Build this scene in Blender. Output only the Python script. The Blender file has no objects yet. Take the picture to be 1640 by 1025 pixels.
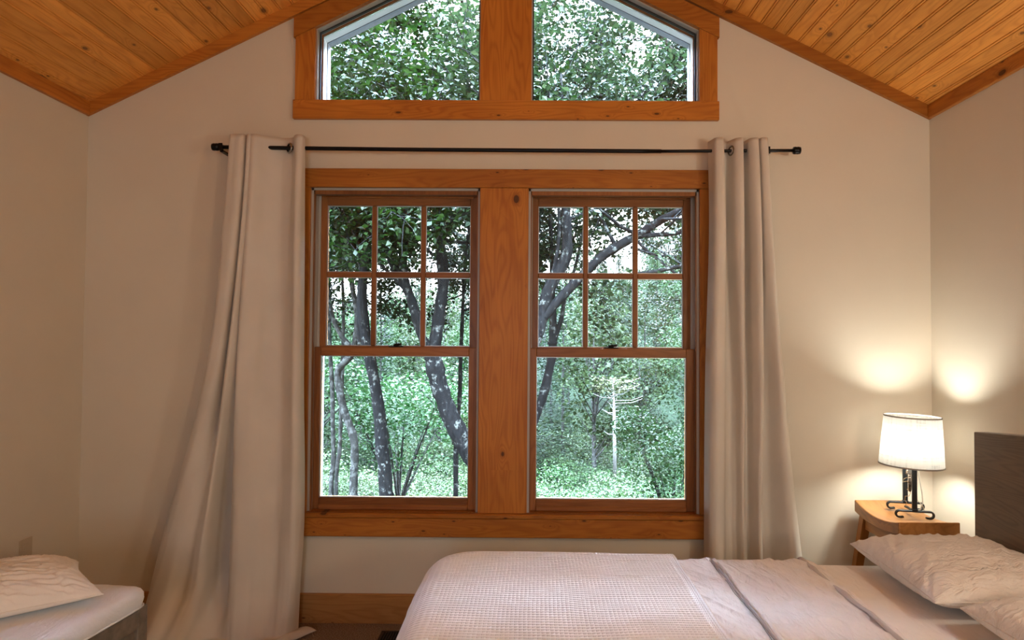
import bpy, math, random
import numpy as np
from mathutils import Vector, Matrix, noise as mn

# ------------------------------------------------------------------ camera
scene = bpy.context.scene
F, PPX, PPY = 1090.0, 846.0, 512.5
CAM = Vector((0, 0, 1.37))
YAW, PITCH, ROLL = 8/1090.0, 29/1090.0, 0.0065
RM = Matrix.Rotation(YAW, 3, 'Z') @ Matrix.Rotation(PITCH, 3, 'X') @ Matrix.Rotation(-ROLL, 3, 'Y')
cd = bpy.data.cameras.new('camera'); cam = bpy.data.objects.new('camera', cd)
scene.collection.objects.link(cam)
cd.sensor_width = 36; cd.lens = 36*F/1640; cd.shift_x = (820-PPX)/1640
cd.clip_start = .05; cd.clip_end = 600
cam.matrix_world = Matrix.Translation(CAM) @ (RM @ Matrix.Rotation(math.pi/2, 3, 'X')).to_4x4()
scene.camera = cam

def at(px, py, Y):
    d = RM @ Vector(((px-PPX)/F, 1, -(py-PPY)/F))
    return CAM + d*(Y/d.y)

# ------------------------------------------------------------------ light
SKY = 21.0
world = bpy.data.worlds.new('overcast_sky'); scene.world = world; world.use_nodes = True
wn = world.node_tree.nodes; wl = world.node_tree.links; wn.clear()
wo = wn.new('ShaderNodeOutputWorld'); wb = wn.new('ShaderNodeBackground')
wt = wn.new('ShaderNodeTexCoord'); wsep = wn.new('ShaderNodeSeparateXYZ'); wr = wn.new('ShaderNodeValToRGB')
wl.new(wt.outputs['Generated'], wsep.inputs[0]); wl.new(wsep.outputs['Z'], wr.inputs[0])
wr.color_ramp.elements[0].position = 0.0; wr.color_ramp.elements[0].color = (.80, .85, .98, 1)
wr.color_ramp.elements[0].color = (.40, .42, .46, 1); wr.color_ramp.elements[0].position = .46
wr.color_ramp.elements[1].position = .80; wr.color_ramp.elements[1].color = (9.5, 12.2, 16.5, 1)
wl.new(wr.outputs[0], wb.inputs[0]); wb.inputs[1].default_value = SKY
wl.new(wb.outputs[0], wo.inputs[0])
scene.view_settings.view_transform = 'Standard'; scene.view_settings.look = 'None'
scene.view_settings.exposure = 0.22; scene.view_settings.gamma = 1.0
scene.view_settings.use_curve_mapping = False

def point(name, loc, power, col, r):
    l = bpy.data.lights.new(name, 'POINT'); l.energy = power; l.color = col; l.shadow_soft_size = r
    o = bpy.data.objects.new(name, l); scene.collection.objects.link(o); o.location = loc
    return o
WARM = (1.0, .76, .49)
BULB = 160; REAR_FILL = 49; NEAR_FILL = 21
def portal(loc, rx, w_, h_):        # guides the sky sampling through a window opening, emits nothing itself
    l = bpy.data.lights.new('window_portal', 'AREA'); l.shape = 'RECTANGLE'; l.size = w_; l.size_y = h_
    o = bpy.data.objects.new('window_portal', l); scene.collection.objects.link(o)
    o.location = loc; o.rotation_euler = (rx, 0, 0); l.cycles.is_portal = True
portal((-.14, 3.55, 1.31), -math.pi/2, 2.0, 1.64)
portal((-.14, 3.55, 3.0), -math.pi/2, 2.0, 1.0)
portal((-.38, -2.02, 1.45), math.pi/2, .8, 1.1)
point('rear_fill_light', (1.84, -1.0, 1.62), REAR_FILL, WARM, .14)  # warm fill added behind the camera, no lamp stands there
point('near_fill_light', (1.68, .95, 1.75), NEAR_FILL, (1.0, .92, .76), .08)  # unseen fill added to brighten the right ceiling and wall
try:
    scene.cycles.use_denoising = True
    scene.cycles.sample_clamp_indirect = 6
    scene.cycles.max_bounces = 10
    scene.cycles.diffuse_bounces = 5
    scene.cycles.transparent_max_bounces = 16
    scene.cycles.caustics_reflective = False
    scene.cycles.caustics_refractive = False
except Exception:
    pass

# ------------------------------------------------------------------ helpers
rnd = random.Random(7)
def link(o): scene.collection.objects.link(o)
def tag(o, label=None, cat=None, group=None, kind=None):
    if label: o['label'] = label
    if cat: o['category'] = cat
    if group: o['group'] = group
    if kind: o['kind'] = kind
    return o
def empty(name, loc=(0, 0, 0), rz=0):
    o = bpy.data.objects.new(name, None); link(o); o.location = loc; o.rotation_euler = (0, 0, rz)
    o.empty_display_size = .1
    return o

class MB:
    def __init__(s): s.v = []; s.f = []; s.r = []; s.sm = []
    def add(s, vs, fs, r=0.0, smooth=False):
        n = len(s.v); s.v += [tuple(p) for p in vs]; s.f += [tuple(i+n for i in f) for f in fs]
        s.r += [r]*len(vs); s.sm += [smooth]*len(fs)
    def box(s, a, b, r=None, bev=0.0, M=None):
        x0, y0, z0 = a; x1, y1, z1 = b
        if x0 > x1: x0, x1 = x1, x0
        if y0 > y1: y0, y1 = y1, y0
        if z0 > z1: z0, z1 = z1, z0
        if r is None: r = rnd.random()
        if bev <= 0:
            vs = [(x0,y0,z0),(x1,y0,z0),(x1,y1,z0),(x0,y1,z0),(x0,y0,z1),(x1,y0,z1),(x1,y1,z1),(x0,y1,z1)]
            fs = [(0,3,2,1),(4,5,6,7),(0,1,5,4),(1,2,6,5),(2,3,7,6),(3,0,4,7)]
        else:
            e = min(bev, (x1-x0)*.49, (y1-y0)*.49, (z1-z0)*.49)
            vs = []; idx = {}
            X = (x0, x1); Y = (y0, y1); Z = (z0, z1); sg = (1, -1)
            for i in (0,1):
                for j in (0,1):
                    for k in (0,1):
                        for a_ in range(3):
                            p = [X[i]+sg[i]*e, Y[j]+sg[j]*e, Z[k]+sg[k]*e]
                            p[a_] = (X[i], Y[j], Z[k])[a_]
                            idx[i,j,k,a_] = len(vs); vs.append(tuple(p))
            fs = []
            for a_ in range(3):
                for sd in (0, 1):
                    def k3(u, v):
                        t = [0,0,0]; t[a_] = sd; t[(a_+1)%3] = u; t[(a_+2)%3] = v; return tuple(t)+(a_,)
                    q = [idx[k3(0,0)], idx[k3(1,0)], idx[k3(1,1)], idx[k3(0,1)]]
                    fs.append(tuple(q if sd else q[::-1]))
            for a_ in range(3):        # edges along axis a_
                b_ = (a_+1)%3; c_ = (a_+2)%3
                for u in (0,1):
                    for v in (0,1):
                        t0 = [0,0,0]; t1 = [0,0,0]
                        t0[b_] = t1[b_] = u; t0[c_] = t1[c_] = v; t1[a_] = 1
                        q = [idx[tuple(t0)+(b_,)], idx[tuple(t1)+(b_,)], idx[tuple(t1)+(c_,)], idx[tuple(t0)+(c_,)]]
                        fs.append(tuple(q if (u != v) else q[::-1]))
            for i in (0,1):
                for j in (0,1):
                    for k in (0,1):
                        q = [idx[i,j,k,0], idx[i,j,k,1], idx[i,j,k,2]]
                        fs.append(tuple(q if (i+j+k) % 2 else q[::-1]))
        if M is not None: vs = [tuple(M @ Vector(p)) for p in vs]
        s.add(vs, fs, r)
    def prism(s, poly, y0, y1, r=None, axis='Y'):
        """poly in (x,z) counter-clockwise seen from -Y, extruded y0->y1"""
        if r is None: r = rnd.random()
        n = len(poly)
        vs = [(p[0], y0, p[1]) for p in poly] + [(p[0], y1, p[1]) for p in poly]
        fs = [tuple(range(n)), tuple(range(2*n-1, n-1, -1))]
        fs += [(i, i+n, (i+1)%n+n, (i+1)%n) for i in range(n)]
        if axis == 'X': vs = [(p[1], p[0], p[2]) for p in vs]
        s.add(vs, fs, r)
    def tube(s, pts, rad, seg=8, r=None, caps=True, smooth=True, flat=1.0, up=None):
        if r is None: r = rnd.random()
        pts = [Vector(p) for p in pts]; n = len(pts)
        if not hasattr(rad, '__len__'): rad = [rad]*n
        t = (pts[1]-pts[0]).normalized()
        a = Vector(up) if up else (Vector((0,0,1)) if abs(t.z) < .9 else Vector((1,0,0)))
        nx = (a - t*a.dot(t)).normalized()
        vs = []
        for i, p in enumerate(pts):
            if i == 0: tt = pts[1]-pts[0]
            elif i == n-1: tt = pts[-1]-pts[-2]
            else: tt = pts[i+1]-pts[i-1]
            tt.normalize()
            nx = nx - tt*nx.dot(tt)
            if nx.length < 1e-6: nx = tt.orthogonal()
            nx.normalize(); ny = tt.cross(nx)
            for k in range(seg):
                th = 2*math.pi*k/seg
                vs.append(p + nx*(math.cos(th)*rad[i]*flat) + ny*(math.sin(th)*rad[i]))
        fs = []
        for i in range(n-1):
            for k in range(seg):
                k2 = (k+1) % seg
                fs.append((i*seg+k, i*seg+k2, (i+1)*seg+k2, (i+1)*seg+k))
        if caps:
            fs.append(tuple(range(seg-1, -1, -1))); fs.append(tuple((n-1)*seg+k for k in range(seg)))
        s.add(vs, fs, r, smooth)
    def lathe(s, prof, c=(0,0,0), seg=32, r=0, M=None, smooth=True):
        vs = []; fs = []
        for (rr, z) in prof:
            for k in range(seg):
                th = 2*math.pi*k/seg
                vs.append((c[0]+rr*math.cos(th), c[1]+rr*math.sin(th), c[2]+z))
        for i in range(len(prof)-1):
            for k in range(seg):
                k2 = (k+1) % seg
                fs.append((i*seg+k, i*seg+k2, (i+1)*seg+k2, (i+1)*seg+k))
        if M is not None: vs = [tuple(M @ Vector(p)) for p in vs]
        s.add(vs, fs, r, smooth)
    def grid(s, P, r=0, smooth=True, flip=False):
        """P: array (n,m,3)"""
        n, m = P.shape[:2]
        fs = []
        for i in range(n-1):
            for j in range(m-1):
                a = i*m+j
                q = (a, a+1, a+m+1, a+m)
                fs.append(q[::-1] if flip else q)
        s.add([tuple(map(float, p)) for p in P.reshape(-1, 3)], fs, r, smooth)
    def build(s, name, mat, parent=None, mods=None):
        me = bpy.data.meshes.new(name); me.from_pydata(s.v, [], s.f); me.update()
        at_ = me.attributes.new('rnd', 'FLOAT', 'POINT'); at_.data.foreach_set('value', s.r)
        me.polygons.foreach_set('use_smooth', s.sm)
        me.materials.append(mat)
        o = bpy.data.objects.new(name, me); link(o)
        if parent is not None: o.parent = parent
        return o

def solid(o, t, off=-1):
    m = o.modifiers.new('thickness', 'SOLIDIFY'); m.thickness = t; m.offset = off
def copy_tree(o, parent=None):
    c = o.copy(); link(c); inv_ = o.matrix_parent_inverse.copy(); c.parent = parent; c.matrix_parent_inverse = inv_
    for ch in [x for x in scene.collection.objects if x.parent == o]: copy_tree(ch, c)
    return c

# ------------------------------------------------------------------ materials
def mat_new(name):
    m = bpy.data.materials.new(name); m.use_nodes = True
    nt = m.node_tree; b = nt.nodes['Principled BSDF']
    return m, nt, b
def N(nt, t, **kw):
    n = nt.nodes.new(t)
    for k, v in kw.items():
        if k.startswith('i_'):
            key = k[2:]; key = int(key) if key.isdigit() else key
            n.inputs[key].default_value = v
        else: setattr(n, k, v)
    return n
def math_(nt, op, a, b=None, c=None):
    n = nt.nodes.new('ShaderNodeMath'); n.operation = op
    for i, x in enumerate((a, b, c)):
        if x is None: continue
        if hasattr(x, 'is_linked'): nt.links.new(x, n.inputs[i])
        else: n.inputs[i].default_value = x
    return n.outputs[0]
def ramp(nt, fac, stops):
    n = nt.nodes.new('ShaderNodeValToRGB'); el = n.color_ramp.elements
    while len(el) < len(stops): el.new(.5)
    for e, (p, c) in zip(el, stops): e.position = p; e.color = (*c, 1)
    nt.links.new(fac, n.inputs[0]); return n.outputs[0]
def mixc(nt, fac, a, b, mode='MIX'):
    n = nt.nodes.new('ShaderNodeMix'); n.data_type = 'RGBA'; n.blend_type = mode
    for i, x in ((0, fac), (6, a), (7, b)):
        if hasattr(x, 'is_linked'): nt.links.new(x, n.inputs[i])
        elif i == 0: n.inputs[i].default_value = x
        else: n.inputs[i].default_value = (*x, 1)
    return n.outputs[2]

def plain(name, col, rough=.5, metal=0.0, noise_amt=0.0, nscale=20, bump=0.0, bscale=200, spec=.5, sheen=0.0):
    m, nt, b = mat_new(name); L = nt.links
    b.inputs['Base Color'].default_value = (*col, 1); b.inputs['Roughness'].default_value = rough
    b.inputs['Metallic'].default_value = metal; b.inputs['Specular IOR Level'].default_value = spec
    b.inputs['Sheen Weight'].default_value = sheen
    tc = N(nt, 'ShaderNodeTexCoord')
    if noise_amt:
        n = N(nt, 'ShaderNodeTexNoise', i_Scale=nscale, i_Detail=4.0); L.new(tc.outputs['Object'], n.inputs['Vector'])
        c = ramp(nt, n.outputs[0], [(.3, tuple(x*(1-noise_amt) for x in col)), (.7, tuple(min(1, x*(1+noise_amt)) for x in col))])
        L.new(c, b.inputs['Base Color'])
    if bump:
        n = N(nt, 'ShaderNodeTexNoise', i_Scale=bscale, i_Detail=3.0); L.new(tc.outputs['Object'], n.inputs['Vector'])
        bp = N(nt, 'ShaderNodeBump', i_Strength=bump, i_Distance=.002); L.new(n.outputs[0], bp.inputs['Height'])
        L.new(bp.outputs[0], b.inputs['Normal'])
    return m

def wood(name, light, dark, grain=0, across=2, knots=.5, rough=.42, var=.25, ringk=14.0, knotc=(.05, .018, .006), kscale=(5.0, 11.0), spec=.25, joint=None):
    m, nt, b = mat_new(name); L = nt.links
    tc = N(nt, 'ShaderNodeTexCoord'); sep = N(nt, 'ShaderNodeSeparateXYZ'); L.new(tc.outputs['Object'], sep.inputs[0])
    at_ = N(nt, 'ShaderNodeAttribute', attribute_name='rnd'); R = at_.outputs['Fac']
    third = 3-grain-across
    g = math_(nt, 'ADD', sep.outputs[grain], math_(nt, 'MULTIPLY', R, 37.0))
    a = math_(nt, 'ADD', sep.outputs[across], math_(nt, 'MULTIPLY', R, 11.3))
    t = sep.outputs[third]
    def comb(x, y, z):
        c = nt.nodes.new('ShaderNodeCombineXYZ')
        for i, v in enumerate((x, y, z)):
            if hasattr(v, 'is_linked'): L.new(v, c.inputs[i])
            else: c.inputs[i].default_value = v
        return c.outputs[0]
    # knots: sparse 2D cells
    kv = N(nt, 'ShaderNodeTexVoronoi', voronoi_dimensions='2D', feature='F1'); kv.inputs['Scale'].default_value = 1.0
    L.new(comb(math_(nt, 'MULTIPLY', g, kscale[0]), math_(nt, 'MULTIPLY', a, kscale[1]), 0.0), kv.inputs['Vector'])
    csep = N(nt, 'ShaderNodeSeparateColor'); L.new(kv.outputs['Color'], csep.inputs[0])
    gate = math_(nt, 'LESS_THAN', csep.outputs[0], knots)
    fall = math_(nt, 'MULTIPLY', math_(nt, 'POWER', 2.718, math_(nt, 'MULTIPLY', kv.outputs['Distance'], -7.0)), gate)
    ksize = math_(nt, 'ADD', .025, math_(nt, 'MULTIPLY', math_(nt, 'POWER', csep.outputs[1], 2.0), .09))
    kn = math_(nt, 'MULTIPLY', math_(nt, 'LESS_THAN', kv.outputs['Distance'], ksize), gate)
    ksoft = math_(nt, 'MULTIPLY', math_(nt, 'SMOOTH_MIN', 1.0, math_(nt, 'MAXIMUM', 0.0, math_(nt, 'SUBTRACT', 2.2, math_(nt, 'DIVIDE', kv.outputs['Distance'], ksize))), .2), gate)
    n1 = N(nt, 'ShaderNodeTexNoise', i_Scale=1.0, i_Detail=2.0, i_Distortion=.3)
    L.new(comb(math_(nt, 'MULTIPLY', g, 1.1), math_(nt, 'MULTIPLY', a, 9.0), math_(nt, 'MULTIPLY', t, 9.0)), n1.inputs['Vector'])
    rings = math_(nt, 'SINE', math_(nt, 'MULTIPLY', math_(nt, 'ADD', n1.outputs[0], math_(nt, 'MULTIPLY', fall, .35)), ringk*6.283))
    rings = math_(nt, 'ADD', math_(nt, 'MULTIPLY', rings, .5), .5)
    rings = math_(nt, 'POWER', rings, 2.0)
    n2 = N(nt, 'ShaderNodeTexNoise', i_Scale=1.0, i_Detail=5.0)
    L.new(comb(math_(nt, 'MULTIPLY', g, 6.0), math_(nt, 'MULTIPLY', a, 160.0), math_(nt, 'MULTIPLY', t, 160.0)), n2.inputs['Vector'])
    n3 = N(nt, 'ShaderNodeTexNoise', i_Scale=1.0, i_Detail=2.0)
    L.new(comb(math_(nt, 'MULTIPLY', g, 2.5), math_(nt, 'MULTIPLY', a, 8.0), math_(nt, 'MULTIPLY', t, 8.0)), n3.inputs['Vector'])
    fac = math_(nt, 'ADD', math_(nt, 'MULTIPLY', rings, .20), math_(nt, 'ADD', math_(nt, 'MULTIPLY', n2.outputs[0], .35), math_(nt, 'MULTIPLY', n3.outputs[0], .62)))
    col = ramp(nt, fac, [(.25, light), (.85, dark)])
    # board to board variation
    wnz = N(nt, 'ShaderNodeTexWhiteNoise', noise_dimensions='1D'); L.new(R, wnz.inputs['W'])
    k = math_(nt, 'ADD', 1-var, math_(nt, 'MULTIPLY', wnz.outputs['Value'], 2*var))
    hs = N(nt, 'ShaderNodeHueSaturation'); L.new(col, hs.inputs['Color']); L.new(k, hs.inputs['Value'])
    col = mixc(nt, math_(nt, 'MULTIPLY', ksoft, .55), hs.outputs[0], tuple(x*.6 for x in dark))
    col = mixc(nt, math_(nt, 'MULTIPLY', kn, .8), col, knotc)
    L.new(col, b.inputs['Base Color'])
    b.inputs['Roughness'].default_value = rough; b.inputs['Specular IOR Level'].default_value = spec
    bp = N(nt, 'ShaderNodeBump', i_Strength=.25, i_Distance=.0008); L.new(fac, bp.inputs['Height']); L.new(bp.outputs[0], b.inputs['Normal'])
    return m

def fabric(name, col, rough=.9, weave=900, bump=.3, transl=0.0, wrinkle=0.0, tint=None):
    m, nt, b = mat_new(name); L = nt.links
    tc = N(nt, 'ShaderNodeTexCoord')
    n = N(nt, 'ShaderNodeTexNoise', i_Scale=weave, i_Detail=2.0); L.new(tc.outputs['Object'], n.inputs['Vector'])
    n2 = N(nt, 'ShaderNodeTexNoise', i_Scale=5.0, i_Detail=3.0); L.new(tc.outputs['Object'], n2.inputs['Vector'])
    c = ramp(nt, n2.outputs[0], [(.3, tuple(x*.94 for x in col)), (.7, tuple(min(1, x*1.04) for x in col))])
    L.new(c, b.inputs['Base Color']); b.inputs['Roughness'].default_value = rough
    b.inputs['Specular IOR Level'].default_value = .2; b.inputs['Sheen Weight'].default_value = .15
    bp = N(nt, 'ShaderNodeBump', i_Strength=bump, i_Distance=.0006); L.new(n.outputs[0], bp.inputs['Height'])
    last = bp
    if wrinkle:
        mp = N(nt, 'ShaderNodeMapping'); mp.inputs['Scale'].default_value = (2.2, .8, 1); mp.inputs['Rotation'].default_value = (0, 0, .6); L.new(tc.outputs['Object'], mp.inputs['Vector'])
        n3 = N(nt, 'ShaderNodeTexNoise', i_Scale=11.0, i_Detail=5.0, i_Distortion=1.4, i_Roughness=.6)
        L.new(mp.outputs[0], n3.inputs['Vector'])
        b2 = N(nt, 'ShaderNodeBump', i_Strength=min(1, wrinkle*2), i_Distance=.02); L.new(n3.outputs[0], b2.inputs['Height'])
        L.new(bp.outputs[0], b2.inputs['Normal']); last = b2
    L.new(last.outputs[0], b.inputs['Normal'])
    if transl:
        tr = N(nt, 'ShaderNodeBsdfTranslucent'); tr.inputs[0].default_value = (*(tint or col), 1)
        mx = N(nt, 'ShaderNodeMixShader', i_Fac=transl)
        L.new(b.outputs[0], mx.inputs[1]); L.new(tr.outputs[0], mx.inputs[2])
        L.new(mx.outputs[0], nt.nodes['Material Output'].inputs['Surface'])
    return m

M_wall = plain('wall_paint', (.69, .63, .53), .62, noise_amt=.02, nscale=3, bump=.25, bscale=260, spec=.35)
PL, PD = (.52, .20, .032), (.31, .095, .014)
M_trim_x = wood('stained_pine_horizontal', PL, PD, 0, 2, knots=.4, kscale=(8, 20))
M_trim_z = wood('stained_pine_vertical', PL, PD, 2, 0, knots=.14, kscale=(4, 6))
M_trim_r = wood('stained_pine_rake', PL, PD, 0, 2, knots=.18)
M_trim_y = wood('stained_pine_side', PL, PD, 1, 2, knots=.25)
M_ceil = wood('ceiling_pine_planks', (.88, .40, .085), (.62, .235, .042), 1, 0, knots=.62, var=.2, rough=.4, kscale=(4.0, 8.0), knotc=(.20, .075, .025))
M_sash_x = wood('sash_wood_horizontal', (.33, .135, .045), (.20, .07, .022), 0, 2, knots=0, rough=.35)
M_sash_z = wood('sash_wood_vertical', (.33, .135, .045), (.20, .07, .022), 2, 0, knots=0, rough=.35)
M_base = wood('baseboard_knotty_pine', (.56, .29, .10), (.36, .16, .05), 0, 2, knots=.5, kscale=(6, 16))
M_base_y = wood('baseboard_knotty_pine_side', (.56, .29, .10), (.36, .16, .05), 1, 2, knots=.5, kscale=(6, 16))
M_vinyl = plain('jamb_liner_grey', (.42, .40, .37), .4)
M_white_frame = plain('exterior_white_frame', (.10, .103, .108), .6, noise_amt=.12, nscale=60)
M_black = plain('black_rod_metal', (.008, .008, .009), .35, metal=.6)
M_seal = plain('dark_gasket', (.02, .02, .022), .5)
M_spacer = plain('pane_spacer_aluminium', (.55, .57, .6), .35, metal=.7)
M_curtain = fabric('curtain_cream_cotton', (.74, .69, .62), transl=.12, tint=(.8, .68, .5), weave=700)
M_nickel = plain('grommet_nickel', (.35, .32, .28), .25, metal=1.0)
M_blanket = fabric('waffle_cotton_blanket', (.83, .83, .85), weave=600, bump=.4)
M_duvet = fabric('sand_linen_duvet', (.82, .76, .73), wrinkle=.35)
M_sheet = fabric('blush_fitted_sheet', (.84, .78, .73), wrinkle=.12)
M_pillow = fabric('linen_pillow_case', (.82, .76, .71), wrinkle=.45)
M_white = fabric('white_cotton_cover', (.84, .86, .90), wrinkle=.12)
M_white2 = fabric('ivory_pleated_cotton', (.84, .82, .79), wrinkle=.1)
M_stitch = plain('grey_stitching', (.20, .20, .22), .8)
M_head = wood('espresso_headboard', (.20, .14, .09), (.10, .07, .045), 1, 2, knots=0, rough=.34, var=0, ringk=20, spec=.6)
M_stool = wood('honey_stool_wood', (.52, .24, .07), (.30, .12, .03), 1, 0, knots=0, rough=.3, ringk=9, spec=.5)
M_stool_z = wood('honey_stool_leg', (.46, .20, .055), (.26, .10, .025), 2, 0, knots=0, rough=.32, ringk=9)
M_iron = plain('forged_iron_grey', (.035, .038, .042), .45, metal=.7)
M_rust = plain('rusted_gear_steel', (.13, .095, .07), .6, metal=.6, noise_amt=.5, nscale=60)
M_cord = plain('white_lamp_cord', (.7, .68, .62), .5)
M_daybed = plain('dark_weathered_daybed_frame', (.20, .165, .13), .5, noise_amt=.25, nscale=30)
M_plate = plain('beige_outlet_plate', (.52, .44, .33), .4)
M_grille = plain('bronze_register', (.03, .024, .02), .45, metal=.5)
M_dark = plain('duct_painted_shade', (.004, .004, .004), .9)

def carpet_mat():
    m, nt, b = mat_new('speckled_carpet'); L = nt.links
    tc = N(nt, 'ShaderNodeTexCoord')
    n = N(nt, 'ShaderNodeTexNoise', i_Scale=230.0, i_Detail=2.0); L.new(tc.outputs['Object'], n.inputs['Vector'])
    v = N(nt, 'ShaderNodeTexVoronoi', i_Scale=260.0); L.new(tc.outputs['Object'], v.inputs['Vector'])
    c = ramp(nt, n.outputs[0], [(.32, (.12, .07, .045)), (.5, (.33, .24, .17)), (.68, (.55, .45, .36))])
    L.new(c, b.inputs['Base Color']); b.inputs['Roughness'].default_value = 1; b.inputs['Specular IOR Level'].default_value = .1
    bp = N(nt, 'ShaderNodeBump', i_Strength=1.0, i_Distance=.006); L.new(v.outputs['Distance'], bp.inputs['Height']); L.new(bp.outputs[0], b.inputs['Normal'])
    return m
M_carpet = carpet_mat()

def glass_mat():
    m, nt, b = mat_new('window_glass'); L = nt.links
    nt.nodes.remove(b)
    t = N(nt, 'ShaderNodeBsdfTransparent'); t.inputs[0].default_value = (.97, .985, .98, 1)
    g = N(nt, 'ShaderNodeBsdfGlossy'); g.inputs['Roughness'].default_value = .02
    fr = N(nt, 'ShaderNodeFresnel', i_IOR=1.35)
    mx = N(nt, 'ShaderNodeMixShader'); L.new(fr.outputs[0], mx.inputs[0]); L.new(t.outputs[0], mx.inputs[1]); L.new(g.outputs[0], mx.inputs[2])
    L.new(mx.outputs[0], nt.nodes['Material Output'].inputs['Surface'])
    return m
M_glass = glass_mat()

def shade_mat():
    m, nt, b = mat_new('lamp_shade_linen'); L = nt.links
    tc = N(nt, 'ShaderNodeTexCoord')
    mp = N(nt, 'ShaderNodeMapping'); mp.inputs['Scale'].default_value = (90, 90, 9); L.new(tc.outputs['Object'], mp.inputs['Vector'])
    n = N(nt, 'ShaderNodeTexNoise', i_Scale=1.0, i_Detail=3.0); L.new(mp.outputs[0], n.inputs['Vector'])
    mp2 = N(nt, 'ShaderNodeMapping'); mp2.inputs['Scale'].default_value = (9, 9, 140); L.new(tc.outputs['Object'], mp2.inputs['Vector'])
    n2 = N(nt, 'ShaderNodeTexNoise', i_Scale=1.0, i_Detail=3.0); L.new(mp2.outputs[0], n2.inputs['Vector'])
    f = math_(nt, 'ADD', math_(nt, 'MULTIPLY', n.outputs[0], .5), math_(nt, 'MULTIPLY', n2.outputs[0], .5))
    c = ramp(nt, f, [(.36, (.66, .66, .66)), (.46, (.90, .90, .88)), (.6, (.96, .955, .94))])
    d = N(nt, 'ShaderNodeBsdfDiffuse'); t = N(nt, 'ShaderNodeBsdfTranslucent'); L.new(c, d.inputs[0]); L.new(c, t.inputs[0])
    mx = N(nt, 'ShaderNodeMixShader', i_Fac=.84); L.new(d.outputs[0], mx.inputs[1]); L.new(t.outputs[0], mx.inputs[2])
    L.new(mx.outputs[0], nt.nodes['Material Output'].inputs['Surface'])
    return m
M_shade = shade_mat()

LK = .035
def leaf_mat(name, cols, rough=.45, spec=.04, transl=.3):
    m, nt, b = mat_new(name); L = nt.links
    at_ = N(nt, 'ShaderNodeAttribute', attribute_name='rnd')
    oi = N(nt, 'ShaderNodeObjectInfo')
    c = ramp(nt, at_.outputs['Fac'], [(i/(len(cols)-1), tuple(x*LK*g for x, g in zip(c_, (1.0, 1.08, .62)))) for i, c_ in enumerate(cols)])
    hs = N(nt, 'ShaderNodeHueSaturation'); L.new(c, hs.inputs['Color'])
    L.new(math_(nt, 'ADD', .78, math_(nt, 'MULTIPLY', oi.outputs['Random'], .44)), hs.inputs['Value'])
    L.new(math_(nt, 'ADD', .475, math_(nt, 'MULTIPLY', oi.outputs['Random'], .045)), hs.inputs['Hue'])
    L.new(hs.outputs[0], b.inputs['Base Color']); b.inputs['Roughness'].default_value = rough
    b.inputs['Specular IOR Level'].default_value = spec
    tr = N(nt, 'ShaderNodeBsdfTranslucent'); L.new(hs.outputs[0], tr.inputs[0])
    mx = N(nt, 'ShaderNodeMixShader', i_Fac=transl); L.new(b.outputs[0], mx.inputs[1]); L.new(tr.outputs[0], mx.inputs[2])
    L.new(mx.outputs[0], nt.nodes['Material Output'].inputs['Surface'])
    return m
M_leaf = leaf_mat('broadleaf_green', [(.035, .10, .03), (.06, .19, .045), (.10, .28, .05), (.20, .27, .20)], rough=.42, spec=.07)
M_leaf2 = leaf_mat('pale_broadleaf_green', [(.09, .17, .12), (.13, .24, .15), (.2, .33, .2), (.3, .4, .3)], rough=.42, spec=.06)  # paler leaf tone for the right and farther trees
M_bush = leaf_mat('shrub_green', [(.16, .26, .17), (.24, .38, .24), (.30, .45, .25), (.42, .52, .40)], rough=.4)
M_lime = leaf_mat('young_tree_green', [(.10, .28, .12), (.16, .42, .18), (.26, .52, .22), (.36, .55, .36)], rough=.4)
M_con = leaf_mat('conifer_green', [(.03, .07, .06), (.07, .15, .115), (.17, .29, .22)], rough=.6, spec=.02)
M_dec = leaf_mat('hillside_tree_green', [(.07, .16, .10), (.17, .32, .19), (.34, .50, .33)], rough=.55, spec=.02)

def bark_mat(name, dark, light, spots=.5):
    m, nt, b = mat_new(name); L = nt.links
    tc = N(nt, 'ShaderNodeTexCoord')
    mp = N(nt, 'ShaderNodeMapping'); mp.inputs['Scale'].default_value = (1, 1, .35); L.new(tc.outputs['Object'], mp.inputs['Vector'])
    n = N(nt, 'ShaderNodeTexNoise', i_Scale=38.0, i_Detail=5.0); L.new(mp.outputs[0], n.inputs['Vector'])
    n2 = N(nt, 'ShaderNodeTexNoise', i_Scale=16.0, i_Detail=6.0, i_Roughness=.75); L.new(tc.outputs['Object'], n2.inputs['Vector'])
    c = ramp(nt, n.outputs[0], [(.35, dark), (.7, tuple(min(1, x*2.6) for x in dark))])
    f = ramp(nt, n2.outputs[0], [(1-spots-.02, (0, 0, 0)), (1-spots+.05, (1, 1, 1))])
    col = mixc(nt, f, c, light)
    L.new(col, b.inputs['Base Color']); b.inputs['Roughness'].default_value = .9; b.inputs['Specular IOR Level'].default_value = .03
    bp = N(nt, 'ShaderNodeBump', i_Strength=.8, i_Distance=.01); L.new(n.outputs[0], bp.inputs['Height']); L.new(bp.outputs[0], b.inputs['Normal'])
    return m
M_bark = bark_mat('dark_lichen_bark', (.0016, .0016, .0016), (.032, .034, .030), .42)
M_bark2 = bark_mat('grey_smooth_bark', (.005, .005, .0045), (.03, .031, .028), .48)
M_snag = bark_mat('bleached_dead_wood', (.05, .048, .045), (.10, .098, .09), .5)
M_ground = plain('hillside_ground', (.0035, .006, .003), .95, spec=.02, noise_amt=.85, nscale=9)

# ------------------------------------------------------------------ room shell
XL, XR, YW, YB = -2.19, 1.922, 3.3, -1.9
SL, XRG, ZE = .492, -.134, 2.504          # roof pitch, ridge x, eave height
ZR = ZE + SL*(XRG-XL)
WT = .17                                   # wall thickness
def roof(x): return ZR - SL*abs(x-XRG)
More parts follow.
